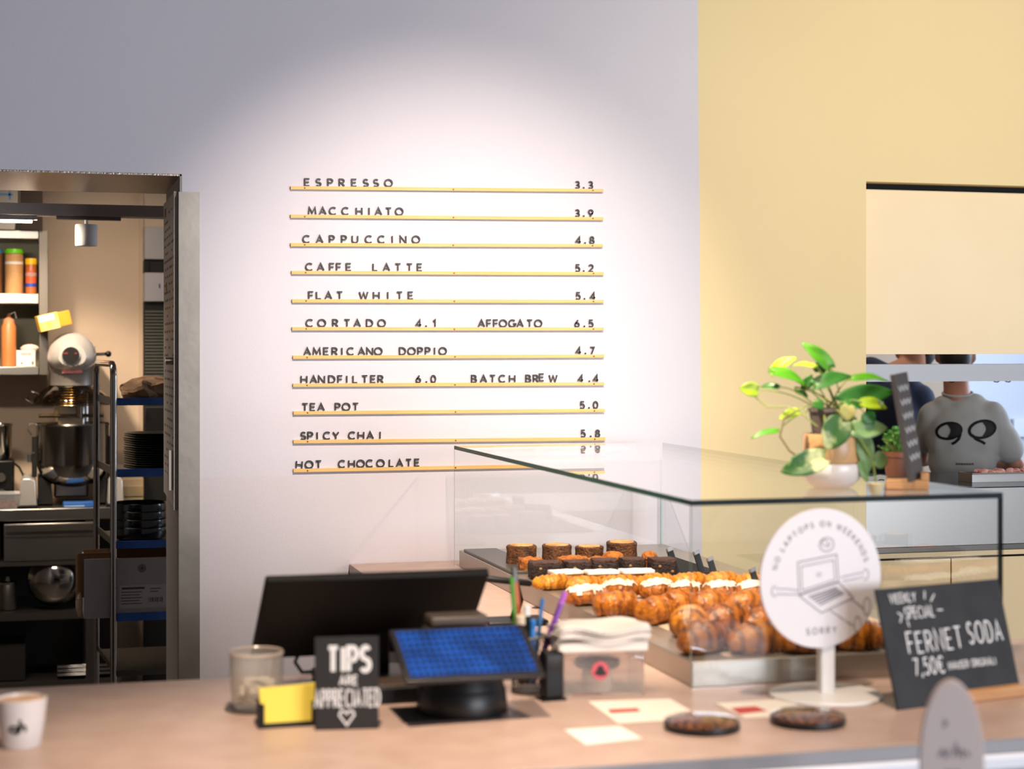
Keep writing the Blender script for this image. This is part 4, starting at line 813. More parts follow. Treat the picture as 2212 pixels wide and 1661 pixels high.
# yellow carton on the mixer
YC = M('yellow_carton', '#e9a81c', .5, col2='#f3d27c', scale=9)
ZM = O.z + hz + .121
t = thing('yellow_carton', 'tilted yellow and white carton lying on top of the mixer head', 'carton', (O.x - .085, O.y - .10, ZM + .012), (0, R(-14), .12))
part('carton_box', MB().box(-.062, .03, -.05, .05, 0, .075), YC, t, bevel=.002); part('carton_end', MB().box(.031, .085, -.045, .05, .004, .07), M('orange_carton', '#d98a1c', .5), t, bevel=.002)
part('white_flap', MB().box(-.058, .012, -.0515, -.0502, .044, .072), WHITEM, t, 'white printed panel')
part('print', write(MB(), 'III', (-.02, -.0517, .02), (1, 0, 0), (0, 0, 1), .012, .2, .4), M('amber_print', '#b8700f', .6), t, smooth=False)
# wall shelf with jars
YS = 8.32
x_l, x_r = atY(-110, 640, YS).x, atY(98, 640, YS).x; zz = lambda py: atY(60, py, YS).z; XS = (x_l + x_r) / 2; ws = (x_r - x_l) / 2
t = thing('jar_shelf', 'open stainless shelf unit fixed at the upper left of the kitchen', 'shelf', (XS, YS + .17, zz(810)))
Z0 = zz(810)
for pa, pb in ((498, 516), (634, 656), (792, 810)): part('shelf_board', MB().box(-ws, ws - .03, -.17, .2, zz(pb) - Z0, zz(pa) - Z0), STEEL, t, bevel=.003)
part('side_panel', MB().box(ws - .0295, ws + .012, -.172, .2, 0, zz(497) - Z0), STEELD, t, bevel=.002)
part('back_panel', MB().box(-ws, ws - .03, .2005, .206, 0, zz(497) - Z0), M('olive_back', '#6f6a58', .5, .3), t)
def jar(name, label, pa, pb, ytop, ybase, lidh, body, lid, band=None, glow=None):
    q = rect(pa, ytop, pb, ybase, YS + .06); r = (q[1] - q[0]) / 2; h = q[3] - q[2]; z0 = zz(ybase)
    zb = {True: zz(634), False: zz(792)}[ybase < 700] + .0005
    t = thing(name, label, 'jar', ((q[0] + q[1]) / 2, YS + .1, zb), group='jars on the wall shelf'); hl = h * lidh
    part('jar_body', MB().lathe([(r * .92, 0), (r * .95, .004), (r * .95, h - hl - .004), (r * .88, h - hl)], 28), body, t)
    part('jar_lid', MB().lathe([(r, h - hl), (r, h - .004), (r * .95, h)], 28), lid, t)
    if band:
        for z_a, z_b, m in band: part('label_band', MB().lathe([(r * .957, h * z_a), (r * .957, h * z_b)], 28, cap=False), m, t)
    return t
jar('storage_jar', 'tall jar of beige powder with bright green lid on the wall shelf', 9, 51, 536, 633, .1, M('beige_powder', '#c89a66', .6, col2='#b98a58', scale=20), M('lime_lid', '#6ccb1c', .4), [(.66, .72, WHITEM)])
jar('spice_jar', 'jar with yellow lid and red and white label on the wall shelf', 54, 80, 556, 633, .17, M('amber_jar', '#a85a28', .4), M('yellow_lid', '#f0bd12', .4), [(.32, .66, M('red_label', '#c8512a', .5)), (.2, .3, M('blue_label', '#2a3f9a', .5)), (.34, .62, M('white_label', '#d8d0c4', .6)) if False else (.5, .6, WHITEM)])
jar('storage_jar', 'dark jar with blue lid cut off by the left edge of the photo', -16, 5, 537, 633, .08, M('brown_jar', '#7a4a2a', .5), M('blue_lid', '#2b7fb4', .4))
q = rect(2, 676, 35, 792, YS + .06); r = (q[1] - q[0]) / 2; zb = zz(792) + .0005; h = q[3] - q[2]; SAU = M('orange_sauce', '#b8703c', .45)
t = thing('squeeze_bottle', 'orange brown sauce squeeze bottle on the lower wall shelf', 'bottle', ((q[0] + q[1]) / 2, YS + .1, zb))
part('bottle_body', MB().lathe([(r * .95, 0), (r, .006), (r, h * .74), (r * .8, h * .8)], 28), SAU, t); part('nozzle', MB().lathe([(r * .78, h * .8), (r * .74, h * .87), (r * .3, h * .92), (r * .1, h)], 20), M('pale_nozzle', '#c08058', .5), t); part('cap_strap', MB().tube([(r * .2, 0, h * .98), (r * .8, 0, h * 1.02), (r * 1.0, 0, h * .9)], .003, 6), WHITE, t)
q = rect(37, 755, 84, 790, YS + .05); zb = zz(792) + .0005; wq = q[1] - q[0]; hq = q[3] - q[2]
t = thing('white_box', 'small white carton printed 2202535 beside the sauce bottle', 'carton', ((q[0] + q[1]) / 2 - .004, YS + .09, zb)); part('carton_box', MB().box(-wq / 2, wq / 2 - .012, 0, .1, 0, hq), M('carton_white', '#cfc6c2', .7), t, bevel=.001)
part('printed_number', write(MB(), '2202535', (-.006, -.0005, hq * .7), (1, 0, 0), (0, 0, 1), .011, .16, .16, sx=.8).box(.02, .03, -.001, -.0004, .008, .024).box(-.03, -.02, -.001, -.0004, .01, .02), M('print_grey', '#6d655f', .7), t, 'grey stamped number', smooth=False)
solo('cloth_bundle', MB().lathe([(.045, 0), (.05, .01), (.035, .022), (.01, .028)], 16, sx=.9, sy=.7), M('pale_cloth', '#d8c0b0', .9, bump=.5, bscale=60), 'pale folded cloth lying on the small white carton', 'cloth', ((q[0] + q[1]) / 2 + .008, YS + .14, zb + hq + .0008))
for lab, a_, m_ in (('grey plastic tub on top of the wall shelf', (-20, 474, 38, 497), M('tub_grey', '#a59c94', .5)), ('white box with blue marks above the grey tub', (-20, 412, 40, 440), M('box_pale', '#8f877e', .6))):
    q = rect(*a_, YS + .1); w_ = q[1] - q[0]; h_ = q[3] - q[2]
    if 'plastic' in lab:
        tubt = zz(498) + .0005 + h_ * 2.4; o = solo('storage_tub', MB().prism([(-w_ / 2 + .01, 0), (w_ / 2 - .01, 0), (w_ / 2, h_ * 2.4), (-w_ / 2, h_ * 2.4)], lambda x, y, d: (x, d, y), 0, .2), m_, lab, 'tub', ((q[0] + q[1]) / 2, YS - .02, zz(498) + .0005), bevel=.004)
    else:
        t = thing('storage_box', lab, 'box', ((q[0] + q[1]) / 2, YS, tubt + .0005)); part('carton_box', MB().box(-w_ / 2, w_ / 2, 0, .2, 0, .09), m_, t, bevel=.002); part('blue_mark', MB().box(-.02, .04, -.001, -.0002, .04, .05).box(.02, .03, -.001, -.0002, .02, .06), BLP, t, 'blue mark')
solo('dark_carton', MB().box(-.05, .05, 0, .2, 0, .2), M('brown_dark', '#2a1c12', .8), 'dark brown carton at the right end of the wall shelf top', 'carton', (atY(68, 450, YS).x, YS - .02, zz(498) + .0005))
# ceiling beam with lamp track, tube lamp
YT = 6.75; zb0, zb1 = atY(180, 466, YT).z, atY(180, 441, YT).z
b = MB().box(X0, 2.4, YT, YT + .09, zb0, zb1)
struct('trim_4', b, M('grey_beam', '#94877e', .5), smooth=False)
q0, q1 = atY(122, 470, YT).x, atY(262, 470, YT).x; lx_ = atY(187, 470, YT).x
t = thing('track_spotlight', 'white cylindrical spotlight hanging from a short track under the grey beam', 'spotlight', (lx_, YT + .045, zb0))
part('track_rail', MB().box(q0 - lx_, q1 - lx_, -.018, .018, -.013, -.0003), M('track_grey', '#5f5855', .5), t)
zl0, zl1 = atY(187, 530, YT).z - zb0, atY(187, 483, YT).z - zb0
part('lamp_stem', MB().cyl((0, 0, zl1 - .002), .007, -zl1 - .011, 12), WHITEM, t); lmp = part('lamp_shade', MB().lathe([(.040, zl0), (.042, zl0 + .004), (.042, zl1 - .004), (.039, zl1)], 36).xf(Matrix.Identity(4)), WHITEM, t)
t = thing('tube_lamp', 'lit white tube lamp under the beam at the left edge', 'lamp', (atY(10, 470, YT).x, YT + .045, zb0)); part('housing', MB().box(-.45, atY(80, 470, YT).x - atY(10, 470, YT).x, -.02, .02, -.018, -.0003), STEELD, t)
part('tube', MB().box(-.45, atY(69, 470, YT).x - atY(10, 470, YT).x, -.017, .017, -.027, -.0182), M('tube_glow', '#fff1de', .5, emit=8), t, 'glowing tube')
la = area('tube_light', (atY(-60, 470, YT).x, YT + .045, zb0 - .03), (atY(-60, 470, YT).x + .1, YT + .6, 1.2), .5, .05, 9, (1.0, .87, .72))
# trolley
YF, YR = 6.67, 7.25; fx, rx = .246, .199; ex_ = Vector((rx - fx, YR - YF, 0)); tw = .75
t = thing('kitchen_trolley', 'steel tube kitchen trolley with five blue edged shelves inside the doorway', 'trolley', (fx, YF, 0))
zf = lambda py: atY(245, py, YF).z
topz = zf(786); hd = []
pf_, pr_ = Vector((0, 0, 0)), ex_
for (dx, nm) in ((0, 'handle_frame'), (tw, 'handle_frame')):
    d = Vector((dx, 0, 0)); pts = [pf_ + d + Vector((0, 0, .1)), pf_ + d + Vector((0, 0, topz - .05))] + [pf_ + d + Vector((0, 0, topz - .05)) + ex_.normalized() * .05 * (1 - math.cos(a)) + Vector((0, 0, .05 * math.sin(a))) for a in (.5, 1.0, 1.57)] + [pr_ + d + Vector((0, 0, topz - .05)) - ex_.normalized() * .05 * (1 - math.cos(a)) + Vector((0, 0, .05 * math.sin(a))) for a in (1.57, 1.0, .5)] + [pr_ + d + Vector((0, 0, topz - .05)), pr_ + d + Vector((0, 0, .1))]
    part(nm, MB().tube(pts, .0125, 12), STEELP, t)
SHZ = {}
for pa, pb in ((860, 876), (1014, 1031), (1170, 1186), (1326, 1343), (1450, 1462)):
    z1_, z0_ = zf(pa), zf(pb); SHZ[pa] = z1_
    sh = part('shelf', MB().prism([(0.014, .012), (tw - .014, .012), (tw + ex_.x - .014, ex_.y - .012), (ex_.x + .014, ex_.y - .012)], lambda x, y, d: (x, y, d), z0_ + .008, z0_ + .012), STEELD, t)
    part('blue_edge', MB().box(.014, tw - .014, .004, .0118, z0_, z1_), BLUE if pa < 1400 else STEELD, sh, 'blue film on the shelf edge' if pa < 1400 else None)
    part('rim', MB().prism([(.0135, .012), (ex_.x + .0135, ex_.y - .012), (ex_.x + .008, ex_.y - .012), (.008, .012)], lambda x, y, d: (x, y, d), z0_, z1_), STEELD, sh)
    SHZ[pa] = z0_ + .0125
for dx in (0, tw):
    for e in (Vector((0, 0, 0)), ex_): part('caster', MB().lathe([(.05, -.014), (.05, .014)], 20, (dx + e.x, e.y, .05), 'x').box(dx + e.x - .008, dx + e.x + .008, e.y - .02, e.y + .02, .05, .105), MATT, t)
# on the trolley
def trz(k): return SHZ[k] + .0004
p = atY(318, 860, YF + .2)
rows = []
for i in range(15):
    u = i / 14; ry = .1 * (.55 + .45 * math.sin(math.pi * min(1, u * 1.4 + .15))) if i else .03; rz = .048 * (.7 + .3 * math.sin(3 * u)); rows.append([Vector((-.105 + .25 * u, ry * math.cos(a), rz + rz * math.sin(a))) + (mnoise.noise_vector(Vector((u * 6, math.cos(a) * 2.2, math.sin(a) * 2.2))) * .017) for a in [2 * math.pi * k / 28 for k in range(28)]])
for rr_ in rows:
    for v in rr_: v.z = max(.0005, v.z)
solo('paper_bag', MB().grid(rows, True, True), M('brown_paper', '#8a6a4e', .85, bump=.5, bscale=30), 'crumpled brown paper bag lying on the top trolley shelf', 'bag', (p.x + .01, p.y, trz(860)), smooth=False)
GPL = M('green_plate', '#1d2420', .35); p = atY(330, 1000, YF + .22); r = .125
pl = MB().lathe([(r * .6, 0), (r * .62, .002), (r * .95, .010), (r, .013), (r * .97, .0145), (r * .6, .005), (.002, .0045)], 40)
src = None; hs = (atY(320, 940, YF + .1).z - trz(1014)) / 16
for k in range(16):
    lab = 'dark green stoneware plate, %s of the plate stack on the trolley' % ({0: 'lowest', 15: 'topmost'}.get(k) or '%s from the bottom' % ORD[k] if k < 10 else {15: 'topmost', 14: 'second from the top', 13: 'third from the top', 12: 'fourth from the top', 11: 'fifth from the top', 10: 'sixth from the top'}[k])
    if src is None: src = solo('dinner_plate', pl, GPL, lab, 'plate', (p.x + .01, p.y, trz(1014)), group='stacked plates on the trolley')
    else:
        o = src.copy(); COL.objects.link(o); o.location = (p.x + .01 + rnd.uniform(-.003, .003), p.y, trz(1014) + k * hs); o['label'] = lab
p = atY(302, 1150, YF + .2); r = .105; DB = M('dark_glass_bowl', '#0d0e11', .12, spec=.7)
bl = MB().lathe([(r * .72, 0), (r * .95, .01), (r, .03), (r * .97, .05), (r, .054), (r * .93, .05), (r * .92, .02), (.002, .01)], 40); src = None
for k in range(4):
    lab = 'glossy black bowl, %s of four stacked on the middle trolley shelf' % ['lowest', 'second from the bottom', 'third from the bottom', 'topmost'][k]
    if src is None: src = solo('serving_bowl', bl, DB, lab, 'bowl', (p.x, p.y, trz(1170)), group='stacked bowls on the trolley')
    else: o = src.copy(); COL.objects.link(o); o.location = (p.x, p.y, trz(1170) + k * .031); o['label'] = lab
q = rect(173, 1181, 366, 1312, YF - .02)
wq, hq = q[1] - q[0], q[3] - q[2]; t = thing('produce_box', 'grey white cardboard box with label standing out from the lower trolley shelf', 'box', (q[0] + .26, YF + .045, trz(1326)))
BX_ = M('box_grey_white', '#a3a09f', .75); zr = hq * .98
part('front_panel', MB().box(-.26 + .015, .2, -.03, -.026, 0, zr), BX_, t, smooth=False)
part('side_panel', MB().box(-.26 + .015, -.26 + .019, -.025, .3, 0, zr * .96), BX_, t, smooth=False)
part('back_panel', MB().box(-.26 + .0195, .2, .3, .304, 0, zr), CARD, t, smooth=False); part('bottom', MB().box(-.26 + .0195, .2, -.0255, .2995, .0005, .004), CARD, t, smooth=False)
part('cardboard_flap', MB().box(-.275, -.13, -.022, -.019, .08, zr + .022), CARD, t, 'brown cardboard flap')
part('tape_wrap', MB().ell((-.262, -.01, .06), .014, .02, .055, 12, 8), M('clear_wrap', '#b59a88', .3, alpha=.7, bump=1, bscale=60), t, 'crumpled clear wrap')
part('label_sheet', MB().box(-.115, .065, -.0312, -.0305, .034, .122), M('label_pale', '#b5b3b2', .7), t, 'printed label')
b = MB()
for k in range(5): b.box(-.108, -.03 - .008 * (k % 2), -.0318, -.0313, .05 + k * .011, .053 + k * .011)
for k in range(9): b.box(-.005 + k * .006, -.003 + k * .006 + .001 * (k % 3), -.0318, -.0313, .055, .073)
b.box(.0, .04, -.0318, -.0313, .105, .108).box(.0, .03, -.0318, -.0313, .094, .097).box(-.105, -.02, -.0318, -.0313, .106, .114)
part('label_print', b, M('label_ink', '#4a4848', .7), t, smooth=False)
b = MB(); fnl = lambda x, y, d: (x - .03, -.0302 - d, y + .185)
b.stroke(arc(0, 0, .014, .014, 0, 360, 24), .002, fnl, -.0001, .0005, True)
for k in range(6): b.stroke(arc(.006 * math.cos(k * 1.047), .006 * math.sin(k * 1.047), .005, .005, 0, 360, 10), .0015, fnl, -.0001, .0005, True)
part('round_stamp', b, M('stamp_ink', '#3f3d3d', .7), t, 'dark round stamp', smooth=False)
# under the bench
sx = lambda px, Y=YB: atY(px, 1300, Y).x
bowlz = rect(0, 1324, 10, 1341, YB)[3] + .0005
p = sx(122); r = .13
t = solo('mixing_bowl', MB().lathe([(r, -.02), (r * 1.03, -.018), (r * .97, .05), (r * .7, .11), (.04, .13), (.002, .131)], 44, (0, 0, 0), 'y', cap=False).xf(Matrix.Rotation(R(-20), 4, 'Z')), STEELP, 'steel mixing bowl standing on edge on the middle bench shelf', 'bowl', (p, YB + .14, bowlz + r * 1.03))
r = .04; t = thing('metal_canister', 'small metal canister at the left of the middle bench shelf', 'canister', (sx(16), YB + .12, bowlz)); part('canister_body', MB().lathe([(r, 0), (r, .11), (r * .92, .115)], 28), STEELD, t); part('lid', MB().lathe([(r * .96, .1152), (r * .96, .125), (r * .3, .13), (r * .2, .15)], 24), STEEL, t)
bz = rect(0, 1476, 10, 1490, YB)[3] + .0005
src = None
for k in range(3):
    lab = 'flat chrome baking tray, %s of three on the bottom bench shelf' % ['lowest', 'middle', 'topmost'][k]; h = .012
    mbt = MB().box(0, .3, 0, .4, 0, .003).box(0, .3, 0, .004, .003, h).box(0, .004, 0.004, .4, .003, h).box(.296, .3, .004, .4, .003, h)
    if src is None: src = solo('baking_tray', mbt, CHROME, lab, 'tray', (sx(124), YB + .04, bz + .012), group='baking trays under the bench', bevel=.001)
    else: o = src.copy(); COL.objects.link(o); o.location.z = bz + .012 + k * .0185; o['label'] = lab
solo('tray_rack', MB().box(0, .3, .05, .4, 0, .0118), MATT, 'flat dark board under the baking trays', 'board', (sx(124), YB + .04, bz))
solo('dark_crate', MB().box(0, .17, 0, .3, 0, .16).box(.01, .16, -.001, 0, .02, .1), M('crate_dark', '#1f1c1b', .6), 'dark plastic crate at the left of the bottom bench shelf', 'crate', (sx(-30), YB + .06, bz))
# on the bench, left: grinder with jug, food tub, blue cloth
t = thing('blender_base', 'black blender base with two round dials at the left end of the bench', 'blender', (atY(-2, 1000, YB + .25).x, YB + .27, BT + .0005)); k_ = 1 / 462
part('body', MB().box(-.075, .068, -.08, .1, 0, .212), BLACK, t, bevel=.008)
for z in (.058, .132): part('dial', MB().lathe([(.022, 0), (.022, .014), (.019, .018)], 28, (.012, -.08, z), 'y'), STEELD, t, 'grey round dial')
part('power_cord', MB().tube([(.068, .05, .19), (.09, .05, .17), (.115, .04, .12), (.13, .03, .04), (.15, .03, .005)], .005, 8), BLACK, t)
part('jug', MB().lathe([(.04, .2125), (.055, .23), (.058, .37), (.064, .378), (.06, .381), (.055, .37), (.05, .24)], 36), STEELP, t, 'steel jug')
t = thing('food_tub', 'clear plastic tub of orange and red food at the front left of the bench', 'tub', (atY(18, 1080, YB).x, YB + .07, BT + .0005)); part('tub_wall', MB().prism([(-.055, 0), (.048, 0), (.056, .066), (-.06, .066)], lambda x, y, d: (x, d, y), -.06, .08), glass_mat('tub_plastic', '#e0d8d2', .05, .1, .2), t, smooth=False)
b = MB(); 
for k in range(26): b.ell((rnd.uniform(-.045, .035), rnd.uniform(-.045, .06), rnd.uniform(.012, .028)), .012, .011, .009, 8, 6)
o = part('food_pieces', b, M('orange_food', '#c8642a', .6, col2='#8e2a1e', scale=30), t); o['kind'] = 'stuff'
part('tub_lid', MB().box(-.062, .058, -.062, .082, .0662, .071), glass_mat('tub_lid', '#dde4e8', .06, .05, .3), t)
t = thing('blue_package', 'flat blue package lying on the bench under the mixer bowl', 'package', (O.x + .025, KP - .1, BT + .0005)); part('package_body', MB().box(-.065, .07, -.06, .04, .001, .022), M('blue_pack', '#2c5ca8', .5), t, bevel=.002); part('print_band', MB().box(-.06, .03, -.0612, -.0602, .004, .010), M('pale_blue', '#8fb0d8', .5), t)
# tall cabinet at the right
YC_ = 8.6; q = rect(312, 490, 470, 1250, YC_); xa = q[0]; Zc = lambda py: atY(332, py, YC_).z
t = thing('tall_refrigerator', 'tall grey and black refrigerator cabinet with louvred door at the back of the kitchen', 'refrigerator', (xa, YC_, 0)); wC = .3
part('upper_panel', MB().box(0, wC, 0, .14, Zc(560), Zc(490)), M('cabinet_grey', '#8e8c8e', .4, .3), t, bevel=.003); part('handle_recess', MB().box(0, wC, .02, .14, Zc(588), Zc(561)).box(.012, .022, .005, .02, Zc(586), Zc(564)), MATT, t)
part('lock_panel', MB().box(0, wC, 0, .14, Zc(651), Zc(589)), M('cabinet_light', '#9a989c', .4, .3), t, bevel=.003); part('lock', MB().box(.07, .076, -.004, 0, Zc(622), Zc(613)), MATT, t)
part('frame', MB().box(0, wC, .03, .14, 0, Zc(652)), MATT, t)
b = MB()
for i in range(48): z = Zc(1000) + i * (Zc(668) - Zc(1000)) / 48; b.box(.004, wC, .004, .028, z, z + .009)
part('louvred_door', b, M('louvre_green_grey', '#3c3d36', .5), t, smooth=False)
part('lower_block', MB().box(.004, wC, -.02, .029, Zc(930), Zc(880)).box(.03, .07, -.01, .02, Zc(950), Zc(931)), BLACK, t)
q = rect(262, 1033, 322, 1085, 8.7); t = thing('wall_socket_box', 'small cream box fixed low on the kitchen back wall behind the trolley', 'box', ((q[0] + q[1]) / 2, 8.73, (q[2] + q[3]) / 2)); wq, hq = q[1] - q[0], q[3] - q[2]
part('box_body', MB().box(-wq / 2, wq / 2, -.03, .018, -hq / 2, hq / 2), M('cream_plastic', '#e0cba6', .5), t, bevel=.004); part('cover_panel', MB().box(-wq * .45, wq * .3, -.036, -.0302, -hq * .25, hq * .18), M('cream_cover', '#c8b48f', .5), t, bevel=.002)
solo('cable_duct', MB().box(-.012, .012, -.012, 0, -.5, .9), M('duct_beige', '#b09a84', .6), 'slim beige vertical cable duct on the kitchen back wall beside the refrigerator', 'cable duct', (atY(305, 800, 8.74).x, KB - .001, 1.6), smooth=False)
# sheets hanging on the door jamb
JX = DX - .0065; t = thing('notice_board', 'tall thin board of printed sheets hanging on the inner side of the doorway', 'notice board', (JX, DW + .3, 1.2))
def jz(px, py, y): return None
yb0, yb1 = .05, .62
PB = [(DW + .04, 1.138), (DW + .60, 1.155), (DW + .60, 2.175), (DW + .04, 2.17)]
part('backing', MB().prism([(y - DW - .3, z - 1.2) for y, z in PB], lambda x, y, d: (d, x, y), -.012, -.006), M('board_pale', '#cbbfb4', .5), t, smooth=False)
part('front_edge', MB().box(-.016, -.002, -.265, -.2605, -.062, .97), M('edge_white', '#d8cfc8', .5), t)
b = MB()
for r_ in range(34):
    for c_ in range(5):
        if rnd.random() < .8: y = -.23 + c_ * .1; z = .92 - r_ * .027; b.box(-.0128, -.0122, y, y + rnd.uniform(.03, .085), z, z + .008)
part('printed_lines', b, M('sheet_ink', '#8a8078', .7), t, 'rows of small dark print', smooth=False)
part('red_mark', MB().box(-.0129, -.0122, .17, .24, .925, .95), M('faded_red_mark', '#a8665c', .7), t); part('tan_mark', MB().box(-.0129, -.0122, .12, .18, .66, .69), M('tan_mark', '#a38a5e', .7), t)
part('sheet_clip', MB().box(-.03, -.0124, -.24, -.19, .0, .13), M('clip_white', '#c9c4bf', .4), t, 'white clip'); part('hinge_knob', MB().cyl((-.04, -.22, .42), .012, .028, 14, 'x'), STEELP, t)
# ------------------------------------------------------------------ serving hatch on the right
YP = DW
zt_, zb_ = atY(1871, 1058, YP).z, atY(1871, 1184, YP).z
xc = (PX0 + PX1) / 2; hw = (PX1 - PX0) / 2 - .001
t = thing('hatch_counter', 'stainless steel fronted counter with dark polished top in the serving hatch', 'counter', (xc, YP + .35, 0))
part('front_panel', MB().box(-hw, hw, -.349, -.33, zb_, zt_ - .004), STEEL, t, 'brushed steel front', smooth=False); part('steel_lip', MB().box(-hw, hw, -.352, -.33, zb_ - .02, zb_ - .002), STEELP, t, smooth=False)
part('dark_top', MB().box(-hw, hw, -.349, .40, zt_ - .0035, zt_), M('dark_granite', '#1b1d24', .2, spec=.3), t, smooth=False); part('carcass', MB().box(-hw, hw, -.328, .38, .0, zt_ - .005), MATT, t, smooth=False)
DOOR = M('cream_door', '#dcc49a', .5); zd = atY(1900, 1209, YP).z; xs = atY(2052, 1240, YP).x
t = thing('base_cabinet', 'cream cabinet front with flat doors under the steel hatch counter', 'cabinet', (xc, YP, 0))
part('header_band', MB().box(-hw, hw, -.006, .0007, zd + .004, zb_ - .022), DOOR, t, smooth=False)
for xa_, xb_ in ((PX0 + .001, xs - .003), (xs + .003, xs + .6), (xs + .606, PX1 - .001)): part('door', MB().box(xa_ - xc, xb_ - xc, -.008, .0007, .02, zd - .004), DOOR, t, smooth=False)
# shutter panel and light bar
q = rect(1871, 412, 2212, 765, YP + .06); PAN = M('cream_shutter', '#f5e0ba', .5, col2='#f0d9b0', scale=2)
t = thing('hatch_shutter', 'large cream sliding shutter panel half closing the serving hatch', 'shutter', (xc, YP + .06, q[2])); zs = atY(2000, 412, YP + .06).z
part('shutter_panel', MB().box(-hw, hw, 0, .03, 0, zs - q[2]), PAN, t, smooth=False); part('slot_shade', MB().box(-hw, hw, .02, .05, zs - q[2] + .0005, PZ1 - q[2] - .001), MATT, t, 'black strip standing for shade in the slot above the panel', smooth=False)  # black strip above the panel stands in for shade in the open gap
YBAR = YP + .42; za, zb2 = atY(2000, 787, YBAR).z, atY(2000, 824, YBAR).z
t = thing('hatch_shelf', 'white heated shelf bar across the serving hatch below the shutter', 'shelf', (xc, YBAR, zb2))
part('bar_front', MB().box(-hw, hw, 0, .004, 0, za - zb2), M('bar_white', '#d3d6de', .35), t, smooth=False); part('bar_top', MB().box(-hw, hw, .0041, .2, za - zb2 - .004, za - zb2), STEELD, t, smooth=False)
for x in (-hw, hw - .02): part('hanger', MB().box(x, x + .02, .1, .12, za - zb2 + .0003, PZ1 - zb2 - .001), STEELD, t)
for px in (1906, 2058, 2155, 2180):
    part('hook', MB().tube([(atY(px, 826, YBAR).x - xc - .012, .01, -.001), (atY(px, 826, YBAR).x - xc, .004, -.004), (atY(px, 826, YBAR).x - xc + .012, .01, -.001)], .0022, 6), MATT, t)
# steel pan with meat
YM = YP + .2; q = rect(2100, 1022, 2212, 1035, YM); t = thing('meat_tray', 'shallow steel tray of minced meat on the hatch counter', 'tray', (q[0], YM, zt_ + .0005)); ht = q[3] - zt_
part('tray_body', MB().box(0, .5, 0, .004, 0, ht).box(0, .004, .0041, .1, 0, ht).box(.496, .5, .0041, .1, 0, ht).box(.0041, .4959, .0041, .1, 0, .004).box(0, .5, .1, .104, 0, ht), STEEL, t, smooth=False)
part('tray_rim', MB().box(-.006, .506, -.012, -.0003, ht - .004, ht + .002), STEELP, t)
b = MB()
for k in range(60): b.ell((rnd.uniform(.05, .45), rnd.uniform(.02, .08), ht + rnd.uniform(-.006, .006)), .018, .014, .009, 8, 5)
o = part('minced_meat', b, M('meat', '#b06a60', .5, col2='#d09a90', scale=30), t); o['kind'] = 'stuff'
q = rect(2186, 905, 2300, 945, KB - .1); solo('wall_trunking', MB().box(0, .5, -.03, 0, 0, q[3] - q[2]), M('trunk_white', '#dfe5f0', .5), 'white cable trunking on the bluish kitchen wall at right', 'cable trunking', (atY(2186, 925, KB - .03).x, KB - .0205, q[2]), bevel=.004)
# ------------------------------------------------------------------ people
def remesh(o, vox, it=6, f=.5):
    m = o.modifiers.new('remesh', 'REMESH'); m.mode = 'VOXEL'; m.voxel_size = vox; m.use_smooth_shade = True
    s = o.modifiers.new('smooth', 'SMOOTH'); s.iterations = it; s.factor = f
def hand(b, w, d, side):
    d = Vector(d).normalized(); up = Vector((0, 0, 1)); x = d.cross(up).normalized(); b.cap(w, Vector(w) + d * .075, .026, .032)
    for i, L in enumerate((.062, .075, .07, .055)):
        r0 = Vector(w) + d * .085 + x * (-.027 + .018 * i); m1 = r0 + d * L * .55 - up * .008; b.cap(r0, m1, .0085, .0082, 8); b.cap(m1, m1 + (d * .8 - up * .6).normalized() * L * .5, .008, .007, 8)
    r0 = Vector(w) + d * .035 - x * .028 * side; b.cap(r0, r0 + (d - x * .8 * side).normalized() * .05, .011, .008, 8)
def build_person(label, loc, rz, bend, skin, top, topname, trouser, lean=0.0, headfn=None, arms=None):
    t = thing('person', label, 'person', loc, (0, 0, rz))
    hz_ = 1.62; b = MB()
    hc, nk = headfn
    b.ell((hc[0], hc[1], hc[2]), .074, .094, .112, 28, 18); b.ell((hc[0], hc[1] + .045, hc[2] - .05), .052, .05, .06); b.ell((hc[0], hc[1] + .1, hc[2] - .01), .012, .018, .018, 10, 8)
    for s in (-1, 1): b.ell((hc[0] + s * .078, hc[1] - .002, hc[2] - .012), .013, .020, .034, 12, 8)
    b.cap(nk, (hc[0], hc[1] - .008, hc[2] - .07), .059, .055); b.cap((nk[0] - .10, nk[1], nk[2] - .08), (nk[0] + .10, nk[1], nk[2] - .08), .045, .045); b.ell((nk[0] * .6, nk[1], 1.26), .135, .088, .19); b.ell((0, 0, 1.02), .145, .10, .15)
    for s in (-1, 1): b.cap((s * .085, 0, .95), (s * .09, .02, .5), .08, .055); b.cap((s * .09, .02, .5), (s * .09, 0, .09), .052, .038); b.cap((s * .09, -.02, .04), (s * .095, .15, .03), .036, .03)
    for sh, el, wr, hd_ in arms:
        b.cap(sh, el, .038, .036); b.cap(el, wr, .039, .027); hand(b, wr, hd_, 1 if sh[0] > 0 else -1)
    body = part('body', b, skin, t); remesh(body, .0085, 5)
    return t, body
